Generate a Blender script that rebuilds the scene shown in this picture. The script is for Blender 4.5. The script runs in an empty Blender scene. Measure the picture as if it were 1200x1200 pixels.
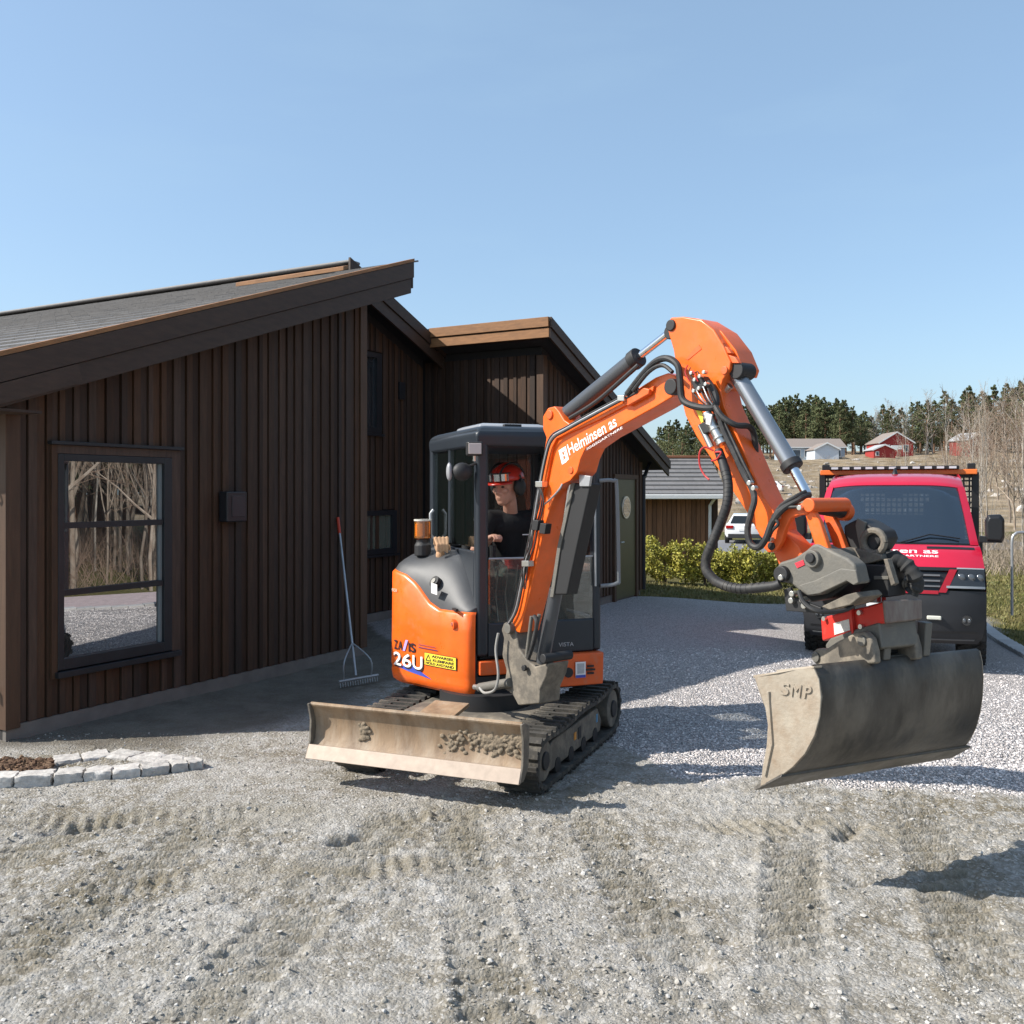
import bpy, bmesh, math, random
import numpy as np
from mathutils import Vector, Matrix
V = Vector
SC = bpy.context.scene
COL = SC.collection
random.seed(7)

# ------------------------------------------------------------------ camera, sky, sun, exposure
FPX, CAM_H, HOR = 1109.0, 1.9, 576.0          # focal length in photo pixels, eye height, horizon row
cam = bpy.data.objects.new('camera', bpy.data.cameras.new('camera'))
COL.objects.link(cam); SC.camera = cam
cam.location = (0, 0, CAM_H); cam.rotation_euler = (math.pi / 2, 0, 0)
cam.data.sensor_width = 36; cam.data.lens = 36 * FPX / 1200
cam.data.shift_y = -(600 - HOR) / 1200
cam.data.clip_start = 0.05; cam.data.clip_end = 3000

SUN = V((-1.175, -0.18, 1.0)).normalized()     # towards the sun
sun = bpy.data.objects.new('sun', bpy.data.lights.new('sun', 'SUN'))
COL.objects.link(sun)
sun.data.energy = 5.0; sun.data.angle = math.radians(0.53); sun.data.color = (1.0, 0.95, 0.87)
sun.rotation_euler = SUN.to_track_quat('Z', 'Y').to_euler()

w = bpy.data.worlds.new('World'); SC.world = w; w.use_nodes = True
nt = w.node_tree; nt.nodes.clear()
sky = nt.nodes.new('ShaderNodeTexSky'); sky.sky_type = 'NISHITA'; sky.sun_disc = False
sky.sun_elevation = math.asin(SUN.z); sky.sun_rotation = math.atan2(SUN.x, SUN.y)
sky.air_density = 1.05; sky.dust_density = 1.4; sky.ozone_density = 3.5; sky.altitude = 50
bg = nt.nodes.new('ShaderNodeBackground'); bg.inputs['Strength'].default_value = 0.14
out = nt.nodes.new('ShaderNodeOutputWorld')
# faint cirrus: thin white streaks over the whole dome
tc = nt.nodes.new('ShaderNodeTexCoord'); mp = nt.nodes.new('ShaderNodeMapping')
mp.inputs['Scale'].default_value = (2.0, 2.0, 9.0); mp.inputs['Rotation'].default_value = (0.05, 0.06, 0.4)
nz = nt.nodes.new('ShaderNodeTexNoise'); nz.inputs['Scale'].default_value = 1.6; nz.inputs['Detail'].default_value = 6
nz.inputs['Roughness'].default_value = 0.55
rp = nt.nodes.new('ShaderNodeMapRange'); rp.inputs[1].default_value = 0.5; rp.inputs[2].default_value = 0.85
rp.inputs[3].default_value = 0.36; rp.inputs[4].default_value = 0.50
mx = nt.nodes.new('ShaderNodeMix'); mx.data_type = 'RGBA'
mx.inputs['B'].default_value = (2.45, 3.55, 4.5, 1)
nt.links.new(tc.outputs['Generated'], mp.inputs['Vector']); nt.links.new(mp.outputs['Vector'], nz.inputs['Vector'])
nt.links.new(nz.outputs['Fac'], rp.inputs[0]); nt.links.new(rp.outputs[0], mx.inputs['Factor'])
nt.links.new(sky.outputs[0], mx.inputs['A']); nt.links.new(mx.outputs['Result'], bg.inputs['Color'])
nt.links.new(bg.outputs[0], out.inputs['Surface'])

SC.view_settings.view_transform = 'Standard'; SC.view_settings.look = 'None'
SC.view_settings.exposure = 0.5; SC.view_settings.gamma = 1.0; SC.view_settings.use_curve_mapping = False
SC.cycles.max_bounces = 8; SC.cycles.transparent_max_bounces = 12
SC.cycles.use_adaptive_sampling = True
SC.cycles.use_denoising = True

# ------------------------------------------------------------------ helpers
def P(px, py, Y):                              # a place in the yard at distance Y along the view axis
    return V(((px - 600) / FPX * Y, Y, CAM_H + (HOR - py) / FPX * Y))
def lerp(a, b, t): return a + (b - a) * t
def sstep(a, b, x):
    t = np.clip((x - a) / (b - a), 0, 1); return t * t * (3 - 2 * t)

def tag(o, label=None, cat=None, group=None, kind=None):
    if label: o['label'] = label
    if cat: o['category'] = cat
    if group: o['group'] = group
    if kind: o['kind'] = kind
    return o
def empty(name, loc, label=None, cat=None, group=None):
    o = bpy.data.objects.new(name, None); COL.objects.link(o); o.location = loc
    o.empty_display_size = 0.2
    return tag(o, label, cat, group)
def adopt(o, parent):                          # parent o, keeping its world place (mesh parents sit at the world origin)
    o.parent = parent
    if parent.type == 'EMPTY':
        o.matrix_parent_inverse = Matrix.LocRotScale(parent.location, parent.rotation_euler, None).inverted()
def link_mesh(name, me, mat, parent=None):
    o = bpy.data.objects.new(name, me); COL.objects.link(o)
    if mat is not None and len(me.materials) == 0: me.materials.append(mat)
    if parent is not None: adopt(o, parent)
    return o

class MB:
    def __init__(s): s.v = []; s.f = []
    def add(s, vs, fs):
        n = len(s.v); s.v += [tuple(p) for p in vs]; s.f += [tuple(i + n for i in f) for f in fs]; return s
    def hexa(s, c):                            # 8 corners: bottom loop 0-3, top loop 4-7
        return s.add(c, [(0, 3, 2, 1), (4, 5, 6, 7), (0, 1, 5, 4), (1, 2, 6, 5), (2, 3, 7, 6), (3, 0, 4, 7)])
    def box(s, c, sx, sy, sz, ex=V((1, 0, 0)), ey=V((0, 1, 0)), ez=V((0, 0, 1))):
        c = V(c); a = ex * sx / 2; b = ey * sy / 2; d = ez * sz / 2
        return s.hexa([c - a - b - d, c + a - b - d, c + a + b - d, c - a + b - d,
                       c - a - b + d, c + a - b + d, c + a + b + d, c - a + b + d])
    def prism(s, pts, vec, shrink=None):       # polygon pushed along vec
        n = len(pts); vec = V(vec); a = [V(p) for p in pts]; b = [p + vec for p in a]
        return s.add(a + b, [tuple(range(n)), tuple(range(2 * n - 1, n - 1, -1))] +
                     [(i, i + n, (i + 1) % n + n, (i + 1) % n) for i in range(n)])
    def loft(s, rings, closed=True, caps=True):
        n = len(rings[0]); vs = [p for r in rings for p in r]; fs = []
        for j in range(len(rings) - 1):
            for i in range(n if closed else n - 1):
                k = (i + 1) % n
                fs.append((j * n + i, j * n + k, (j + 1) * n + k, (j + 1) * n + i))
        if caps and closed:
            fs.append(tuple(range(n - 1, -1, -1))); m = (len(rings) - 1) * n; fs.append(tuple(range(m, m + n)))
        return s.add(vs, fs)
    def tube(s, path, r, n=8, caps=True):
        path = [V(p) for p in path]; m = len(path); rad = r if isinstance(r, (list, tuple)) else [r] * m
        rings = []; up = None
        for i in range(m):
            t = (path[min(i + 1, m - 1)] - path[max(i - 1, 0)])
            if t.length < 1e-9: t = V((0, 0, 1))
            t.normalize()
            if up is None:
                up = V((0, 0, 1)) if abs(t.z) < 0.9 else V((1, 0, 0))
            x = t.cross(up); x.normalize(); y = x.cross(t); y.normalize(); up = y
            rings.append([path[i] + (x * math.cos(2 * math.pi * k / n) + y * math.sin(2 * math.pi * k / n)) * rad[i] for k in range(n)])
        return s.loft(rings, True, caps)
    def cyl(s, p0, p1, r, n=20, r2=None): return s.tube([p0, p1], [r, r if r2 is None else r2], n)
    def ball(s, c, rx, ry, rz, n=14, m=9, ex=V((1, 0, 0)), ey=V((0, 1, 0)), ez=V((0, 0, 1))):
        c = V(c); vs = [c - ez * rz]; fs = []
        for j in range(1, m):
            a = -math.pi / 2 + math.pi * j / m
            for i in range(n):
                b = 2 * math.pi * i / n
                vs.append(c + ex * rx * math.cos(a) * math.cos(b) + ey * ry * math.cos(a) * math.sin(b) + ez * rz * math.sin(a))
        vs.append(c + ez * rz)
        for i in range(n): fs.append((0, 1 + (i + 1) % n, 1 + i))
        for j in range(m - 2):
            for i in range(n):
                a = 1 + j * n + i; b = 1 + j * n + (i + 1) % n
                fs.append((a, b, b + n, a + n))
        L = len(vs) - 1; o = 1 + (m - 2) * n
        for i in range(n): fs.append((o + i, o + (i + 1) % n, L))
        return s.add(vs, fs)
    def mesh(s, name, smooth=35, recalc=True):
        me = bpy.data.meshes.new(name); me.from_pydata(s.v, [], s.f)
        if recalc:
            bm = bmesh.new(); bm.from_mesh(me); bmesh.ops.recalc_face_normals(bm, faces=bm.faces[:]); bm.to_mesh(me); bm.free()
        if smooth:
            me.polygons.foreach_set('use_smooth', [True] * len(me.polygons)); me.set_sharp_from_angle(angle=math.radians(smooth))
        me.update(); return me
    def build(s, name, mat, parent=None, bevel=0, smooth=35, seg=2, label=None, recalc=True):
        o = link_mesh(name, s.mesh(name, smooth, recalc), mat, parent)
        if bevel:
            b = o.modifiers.new('bevel', 'BEVEL'); b.width = bevel; b.segments = seg; b.limit_method = 'ANGLE'; b.angle_limit = math.radians(30)
            b.harden_normals = True
        if label: o['label'] = label
        return o

def smooth_path(pts, k=6):                     # Catmull-Rom through the points
    pts = [V(p) for p in pts]; out = []
    for i in range(len(pts) - 1):
        p0 = pts[max(i - 1, 0)]; p1 = pts[i]; p2 = pts[i + 1]; p3 = pts[min(i + 2, len(pts) - 1)]
        for j in range(k):
            t = j / k
            out.append(0.5 * ((2 * p1) + (p2 - p0) * t + (2 * p0 - 5 * p1 + 4 * p2 - p3) * t * t + (3 * p1 - p0 - 3 * p2 + p3) * t ** 3))
    out.append(pts[-1]); return out

def text_mesh(body, bold=0.0, shear=0.0, extrude=0.0):
    cu = bpy.data.curves.new('lettering', 'FONT'); cu.body = body; cu.shear = shear; cu.offset = bold; cu.extrude = extrude
    o = bpy.data.objects.new('lettering', cu); COL.objects.link(o)
    dg = bpy.context.evaluated_depsgraph_get()
    me = bpy.data.meshes.new_from_object(o.evaluated_get(dg)); bpy.data.objects.remove(o)
    return me
def lettering(name, body, mp, x0, x1, y0, y1, mat, parent, bold=0.0, shear=0.0, extrude=0.0):
    """flat print: text fitted to the box x0..x1, y0..y1 of a surface; mp(x, y, h) gives the surface point"""
    me = text_mesh(body, bold, shear, extrude)
    co = np.array([v.co for v in me.vertices]); lo = co.min(0); hi = co.max(0)
    for v, c in zip(me.vertices, co):
        v.co = mp(x0 + (c[0] - lo[0]) / (hi[0] - lo[0]) * (x1 - x0), y0 + (c[1] - lo[1]) / (hi[1] - lo[1]) * (y1 - y0), c[2])
    me.materials.clear()
    return link_mesh(name, me, mat, parent)

# ------------------------------------------------------------------ materials
MATS = {}
def mat(name, col, rough=0.6, metal=0.0, var=0.0, vs=4.0, stretch=(1, 1, 1), bump=0.0, bs=40.0, obr=0.0,
        dust=None, dcol=(0.33, 0.29, 0.23), ds=5.0, col2=None, spec=0.5, coat=0.0, obhue=0.0, rvar=0.0, chips=0.0):
    if name in MATS: return MATS[name]
    m = bpy.data.materials.new(name); MATS[name] = m; m.use_nodes = True
    n = m.node_tree.nodes; L = m.node_tree.links; b = n['Principled BSDF']
    b.inputs['Roughness'].default_value = rough; b.inputs['Metallic'].default_value = metal
    b.inputs['Specular IOR Level'].default_value = spec; b.inputs['Coat Weight'].default_value = coat
    c = n.new('ShaderNodeRGB'); c.outputs[0].default_value = (*col, 1); cur = c.outputs[0]
    tc = n.new('ShaderNodeTexCoord'); mp = n.new('ShaderNodeMapping'); mp.inputs['Scale'].default_value = stretch
    L.new(tc.outputs['Object'], mp.inputs['Vector'])
    oi = n.new('ShaderNodeObjectInfo')
    if obr or obhue:                           # each copy of a piece reads another bit of the grain
        ad = n.new('ShaderNodeVectorMath'); ad.operation = 'MULTIPLY_ADD'; ad.inputs[1].default_value = (37, 53, 71)
        L.new(oi.outputs['Random'], ad.inputs[0]); L.new(mp.outputs['Vector'], ad.inputs[2]); vec = ad.outputs[0]
    else: vec = mp.outputs['Vector']
    def noise(scale, detail=5, rough_=0.6):
        q = n.new('ShaderNodeTexNoise'); q.inputs['Scale'].default_value = scale; q.inputs['Detail'].default_value = detail
        q.inputs['Roughness'].default_value = rough_; L.new(vec, q.inputs['Vector']); return q.outputs['Fac']
    def mixc(fac, a, bcol):
        q = n.new('ShaderNodeMix'); q.data_type = 'RGBA'
        if isinstance(fac, float): q.inputs['Factor'].default_value = fac
        else: L.new(fac, q.inputs['Factor'])
        L.new(a, q.inputs['A'])
        if isinstance(bcol, tuple): q.inputs['B'].default_value = (*bcol, 1)
        else: L.new(bcol, q.inputs['B'])
        return q.outputs['Result']
    def ramp(x, a, b_, c_=0.0, d=1.0):
        q = n.new('ShaderNodeMapRange'); q.inputs[1].default_value = a; q.inputs[2].default_value = b_
        q.inputs[3].default_value = c_; q.inputs[4].default_value = d; L.new(x, q.inputs[0]); return q.outputs[0]
    if col2 is not None: cur = mixc(ramp(noise(vs), 0.35, 0.65), cur, tuple(col2))
    if var or obr:
        h = n.new('ShaderNodeHueSaturation'); L.new(cur, h.inputs['Color'])
        if var and obr:
            a = ramp(noise(vs * 1.7), 0.25, 0.75, 1 - var, 1 + var); bb = ramp(oi.outputs['Random'], 0, 1, 1 - obr, 1 + obr)
            q = n.new('ShaderNodeMath'); q.operation = 'MULTIPLY'; L.new(a, q.inputs[0]); L.new(bb, q.inputs[1]); L.new(q.outputs[0], h.inputs['Value'])
        elif var: L.new(ramp(noise(vs * 1.7), 0.25, 0.75, 1 - var, 1 + var), h.inputs['Value'])
        else: L.new(ramp(oi.outputs['Random'], 0, 1, 1 - obr, 1 + obr), h.inputs['Value'])
        if obhue:
            sn = n.new('ShaderNodeMath'); sn.operation = 'SINE'; mu = n.new('ShaderNodeMath'); mu.operation = 'MULTIPLY'; mu.inputs[1].default_value = 91.7
            L.new(oi.outputs['Random'], mu.inputs[0]); L.new(mu.outputs[0], sn.inputs[0])
            L.new(ramp(sn.outputs[0], -1, 1, 1 - obhue, 1 + obhue * 0.5), h.inputs['Saturation'])
        cur = h.outputs['Color']
    if dust:
        cur = mixc(ramp(noise(ds, 8, 0.68), 0.62 - dust * 0.4, 0.80 - dust * 0.3, 0.0, min(1.0, dust * 1.6)), cur, tuple(dcol))
    if chips:                                   # small scuffs and chips in the paint
        cur = mixc(ramp(noise(55, 4, 0.7), 0.66, 0.72, 0.0, chips), cur, (0.20, 0.075, 0.04)); cur = mixc(ramp(noise(2.2, 8, 0.8), 0.56, 0.70, 0.0, chips * .5), cur, (0.36, 0.13, 0.065))
    L.new(cur, b.inputs['Base Color'])
    if rvar: L.new(ramp(noise(ds * 2), 0.3, 0.7, rough - rvar, min(1, rough + rvar)), b.inputs['Roughness'])
    if bump:
        q = n.new('ShaderNodeBump'); q.inputs['Strength'].default_value = bump; q.inputs['Distance'].default_value = 0.01
        L.new(noise(bs, 6), q.inputs['Height']); L.new(q.outputs[0], b.inputs['Normal'])
    return m

def glass_mat(name, tint, refl, rough=0.0, through=0.0, body=(0.01, 0.012, 0.014)):
    """coated pane: a mirror share, a see-through share, the rest its own dark body"""
    m = bpy.data.materials.new(name); m.use_nodes = True; n = m.node_tree.nodes; L = m.node_tree.links
    b = n['Principled BSDF']; b.inputs['Base Color'].default_value = (*body, 1); b.inputs['Roughness'].default_value = 0.25
    o = n['Material Output']; cur = b.outputs[0]
    if through:
        t = n.new('ShaderNodeBsdfTransparent'); t.inputs[0].default_value = (*tint, 1); mx = n.new('ShaderNodeMixShader')
        mx.inputs[0].default_value = through; L.new(cur, mx.inputs[1]); L.new(t.outputs[0], mx.inputs[2]); cur = mx.outputs[0]
    g = n.new('ShaderNodeBsdfGlossy'); g.inputs['Roughness'].default_value = rough; g.inputs['Color'].default_value = (0.95, 0.97, 1, 1)
    fr = n.new('ShaderNodeLayerWeight'); fr.inputs['Blend'].default_value = 0.25
    mr = n.new('ShaderNodeMapRange'); mr.inputs[3].default_value = refl; mr.inputs[4].default_value = 1.0
    L.new(fr.outputs['Fresnel'], mr.inputs[0])
    mx = n.new('ShaderNodeMixShader'); L.new(mr.outputs[0], mx.inputs[0]); L.new(cur, mx.inputs[1]); L.new(g.outputs[0], mx.inputs[2])
    L.new(mx.outputs[0], o.inputs['Surface']); return m

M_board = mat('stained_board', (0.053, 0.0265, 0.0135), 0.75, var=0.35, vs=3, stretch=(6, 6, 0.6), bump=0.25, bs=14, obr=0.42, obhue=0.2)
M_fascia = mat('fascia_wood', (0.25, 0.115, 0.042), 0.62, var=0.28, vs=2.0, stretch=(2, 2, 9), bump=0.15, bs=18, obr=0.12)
M_corner = mat('corner_wood', (0.075, 0.038, 0.019), 0.65, var=0.25, vs=3, stretch=(6, 6, 0.6), obr=0.1)
M_black = mat('black_metal', (0.018, 0.02, 0.023), 0.45, var=0.2)
M_concrete = mat('concrete', (0.17, 0.152, 0.135), 0.9, var=0.2, vs=3, bump=0.3, bs=30)
M_tile = mat('roof_tile', (0.165, 0.157, 0.152), 0.62, var=0.15, vs=6, bump=0.25, bs=60, obr=0.07)
M_under = mat('roof_underlay', (0.03, 0.028, 0.027), 0.9)
M_pane = glass_mat('window_glass', (1, 1, 1), 0.40)
M_white = mat('white_paint', (0.78, 0.78, 0.76), 0.5, var=0.05)
M_steel = mat('steel', (0.55, 0.55, 0.54), 0.32, metal=1.0, var=0.1)
M_galv = mat('galvanised', (0.42, 0.43, 0.44), 0.45, metal=0.7, var=0.15)
# ------------------------------------------------------------------ terrain
def hashn(ix, iy, seed):
    h = (ix.astype(np.int64) * 374761393 + iy.astype(np.int64) * 668265263 + seed * 1442695041) & 0x7fffffff
    h = ((h ^ (h >> 13)) * 1274126177) & 0x7fffffff
    return ((h ^ (h >> 16)) & 0xffff) / 65535.0
def vn(x, y, s, seed=0):                        # value noise, 0..1
    x = x * s; y = y * s; ix = np.floor(x); iy = np.floor(y); fx = x - ix; fy = y - iy
    fx = fx * fx * (3 - 2 * fx); fy = fy * fy * (3 - 2 * fy)
    a = hashn(ix, iy, seed); b = hashn(ix + 1, iy, seed); c = hashn(ix, iy + 1, seed); d = hashn(ix + 1, iy + 1, seed)
    return (a * (1 - fx) + b * fx) * (1 - fy) + (c * (1 - fx) + d * fx) * fy
def rot(x, y, a): return x * math.cos(a) - y * math.sin(a), x * math.sin(a) + y * math.cos(a)
def base_z(x, y):
    z = -0.15 * sstep(2.2, 5.0, x) * sstep(7.2, 10.5, y)
    z = z - 0.45 * sstep(5.5, 9.0, x) * (1 - sstep(13, 22, y))
    z = z - 0.45 * sstep(20, 34, y)
    return z
def gravel_mask(x, y):                          # crushed white stone; elsewhere trodden earth
    n = (vn(x, y, 1.3, 3) - 0.5) * 0.5 + (vn(x, y, 5, 4) - 0.5) * 0.25
    edge = 6.05 + 0.12 * np.sin(x * 1.3) + n * 0.7 + np.clip(1.2 - x, 0, 9) * 2.3
    g = sstep(-0.12, 0.12, y - edge)
    return np.maximum(g, 0.0)
def lawn_mask(x, y):
    far = sstep(17.0, 17.25, y - 0.05 * x + (vn(x, y, 3, 9) - 0.5) * 0.3)
    right = sstep(0, 0.2, (x - (5.75 + (y - 9.2) * 0.33)) + (vn(x, y, 2, 5) - 0.5) * 0.25) * sstep(8.2, 8.6, y)
    return np.maximum(far, right)
STRIPS = [(-1.95, 0.22, 0.30), (-0.95, 0.22, 0.30), (-0.15, -0.12, 0.26), (0.62, -0.12, 0.28), (1.25, 0.3, 0.26), (2.0, 0.3, 0.28), (-2.9, 0.5, 0.3)]
CROSS = [(5.42, .07, -2.75, -1.2, .26), (5.45, .42, -.75, .5, .26), (5.35, -.1, 1.1, 2.3, .26), (4.55, .16, -1.9, -.3, .24)]
PRINTS = [P(40 + 20 * i, 975 - 2.4 * i, 0) for i in range(7)]
def gpt(px, py):
    Y = FPX * CAM_H / (py - HOR); return ((px - 600) / FPX * Y, Y)
PITS = [gpt(60 + 17 * i, 977 - 2.2 * i) + (0.045, 0.045) for i in range(7)] + [gpt(395 + 10 * i, 990 - 3 * i) + (0.05, 0.05) for i in range(4)] + \
       [gpt(985 + 6 * i, 985 - 5 * i) + (0.04, 0.04) for i in range(4)] + [gpt(1010, 1035) + (0.05, 0.03), gpt(850, 1100) + (0.05, 0.04), gpt(815, 1130) + (0.06, 0.035)]
def ground_z(x, y):
    g = gravel_mask(x, y); d = 1 - g; near = 1 - sstep(9, 14, y)
    lw = lawn_mask(x, y)
    rough = d * (1 - sstep(6.2, 7.6, y) * 0.6)
    calm = 1 - 0.85 * np.exp(-((x + 1.6) ** 2 / 1.6 + (y - 6.0) ** 2 / 0.35))       # the smooth bladed patch by the stones
    rough = rough * calm
    z = 0.05 * (vn(x, y, 0.55, 11) - 0.5) * near
    big = vn(x, y, 2.3, 12) - 0.5; mid = vn(x, y, 6.5, 13) - 0.5
    rid = 1 - np.abs(2 * vn(x, y, 9.0, 14) - 1); clod = vn(x, y, 19, 15); fine = vn(x, y, 45, 16) - 0.5
    z = z + rough * (0.022 * big + 0.010 * mid + 0.010 * (rid - 0.5) + 0.026 * np.clip(clod - 0.6, 0, 1) * (0.2 + 1.6 * np.clip(big + 0.4, 0, 1)) + 0.042 * np.clip(vn(x, y, 31, 26) - 0.6, 0, 1) * (.35 + 1.3 * np.clip(vn(x, y, 2.1, 27) - .2, 0, 1)) + 0.013 * fine)
    z = z + g * (1 - lw) * near * (0.018 * mid + 0.012 * fine + 0.01 * (clod - 0.5))
    for x0, sl, wd in STRIPS:                   # crawler marks: bars pressed across the direction of travel
        c = x - (x0 + sl * (y - 4.2)); inside = sstep(wd / 2 + 0.05, wd / 2 - 0.03, np.abs(c)) * (1 - sstep(5.4, 6.1, y))
        m = np.clip(vn(x, y, 0.9, 17) * 2.6 - 0.42, 0, 1) * inside
        z = z + m * (0.021 * np.tanh(2.2 * np.sin((y - 0.15 * c) * 2 * math.pi / 0.115 + 2.2 * vn(x, y, 2, 18)) + 1.2 * (vn(x, y, 14, 28) - .5)) - 0.012) * rough
        z = z + 0.014 * rough * np.exp(-((np.abs(c) - wd / 2 - 0.04) / 0.03) ** 2) * np.clip(vn(x, y, 2.5, 19) * 2 - .6, 0, 1) * (1 - sstep(5.4, 6.1, y))
    for y0, sl, xa, xb, wd in CROSS:            # marks of the machine turning across
        c = y - (y0 + sl * (x - xa)); m = sstep(wd / 2 + .05, wd / 2 - .03, np.abs(c)) * sstep(xa - .1, xa + .1, x) * sstep(xb + .2, xb - .2, x)
        z = z + m * np.clip(vn(x, y, 1.7, 64) * 2.2 - .35, 0, 1) * (0.0125 * np.tanh(1.8 * np.sin((x + .25 * c) * 2 * math.pi / 0.085 + 1.5 * vn(x, y, 3, 65)) + 2.2 * (vn(x, y, 16, 29) - .5)) - .012) * rough
    for (a, b, sx, sy) in PITS:
        z = z - 0.06 * np.exp(-(((x - a) / sx) ** 2 + ((y - b) / sy) ** 2))
    # a long low windrow of earth at the right edge of the digging
    z = z + 0.05 * np.exp(-((y - (6.02 + 0.1 * x)) / 0.12) ** 2) * sstep(1.0, 2.2, x) * (0.4 + vn(x, y, 3, 21))
    z = z - 0.03 * sstep(0.5, 1, lw)
    return z + base_z(x, y)

def grow(a, b, s, k, smax):
    o = [a]; st = s
    while o[-1] < b: st = min(st * k, smax); o.append(o[-1] + st)
    return o
xs = np.array([-v for v in grow(3.1, 40, 0.016, 1.09, 2.5)[::-1]] + list(np.arange(-3.1 + 0.0155, 3.6, 0.0155)) + grow(3.6, 60, 0.016, 1.07, 2.5))
ys = np.array([2.0 - v for v in grow(0, 16, 0.02, 1.15, 2.0)[::-1]] + list(np.arange(2.02, 6.9, 0.0165)) + grow(6.9, 75, 0.018, 1.03, 1.5))
X, Yg = np.meshgrid(xs, ys); Z = ground_z(X, Yg)
nx, ny = len(xs), len(ys)
co = np.stack([X, Yg, Z], -1).reshape(-1, 3)
i = np.arange(ny - 1)[:, None] * nx + np.arange(nx - 1)[None, :]
fa = np.stack([i, i + 1, i + nx + 1, i + nx], -1).reshape(-1, 4)
def np_mesh(name, co, fa, smooth=True):
    me = bpy.data.meshes.new(name); k = fa.shape[1]
    me.vertices.add(len(co)); me.vertices.foreach_set('co', co.astype(np.float32).ravel())
    me.loops.add(fa.size); me.loops.foreach_set('vertex_index', fa.astype(np.int32).ravel())
    me.polygons.add(len(fa)); me.polygons.foreach_set('loop_start', np.arange(0, fa.size, k, dtype=np.int32))
    me.polygons.foreach_set('use_smooth', np.full(len(fa), smooth)); me.update(calc_edges=True); me.validate(); return me
me = np_mesh('ground', co, fa)
at = me.attributes.new('gravel', 'FLOAT', 'POINT'); at.data.foreach_set('value', gravel_mask(X, Yg).astype(np.float32).ravel())
rut = np.zeros_like(X)
for x0, sl, wd in STRIPS:
    c = X - (x0 + sl * (Yg - 4.2)); rut = np.maximum(rut, sstep(wd / 2 + .08, wd / 2 - .08, np.abs(c)) * (1 - sstep(5.3, 6, Yg)) * np.clip(vn(X, Yg, .9, 17) * 2.6 - .6, 0, 1))
for y0, sl, xa, xb, wd in CROSS:
    c = Yg - (y0 + sl * (X - xa)); rut = np.maximum(rut, sstep(wd / 2 + .12, wd / 2 - .08, np.abs(c)) * sstep(xa - .3, xa + .2, X) * sstep(xb + .4, xb - .2, X))
rut *= .35 + .8 * vn(X, Yg, 7, 63)
at = me.attributes.new('rut', 'FLOAT', 'POINT'); at.data.foreach_set('value', np.clip(rut, 0, 1).astype(np.float32).ravel())
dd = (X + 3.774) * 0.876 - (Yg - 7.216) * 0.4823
wall_shade = sstep(1.75, 1.05, dd + (vn(X, Yg, 1.8, 61) - .5) * 0.7) * sstep(6.75, 7.1, Yg + (vn(X, Yg, 3, 62) - .5) * .3) * .85  # mask for the shade along the house wall, painted into the soil
at = me.attributes.new('wall_shade', 'FLOAT', 'POINT'); at.data.foreach_set('value', wall_shade.astype(np.float32).ravel())
at = me.attributes.new('lawn', 'FLOAT', 'POINT'); at.data.foreach_set('value', lawn_mask(X, Yg).astype(np.float32).ravel())

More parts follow.
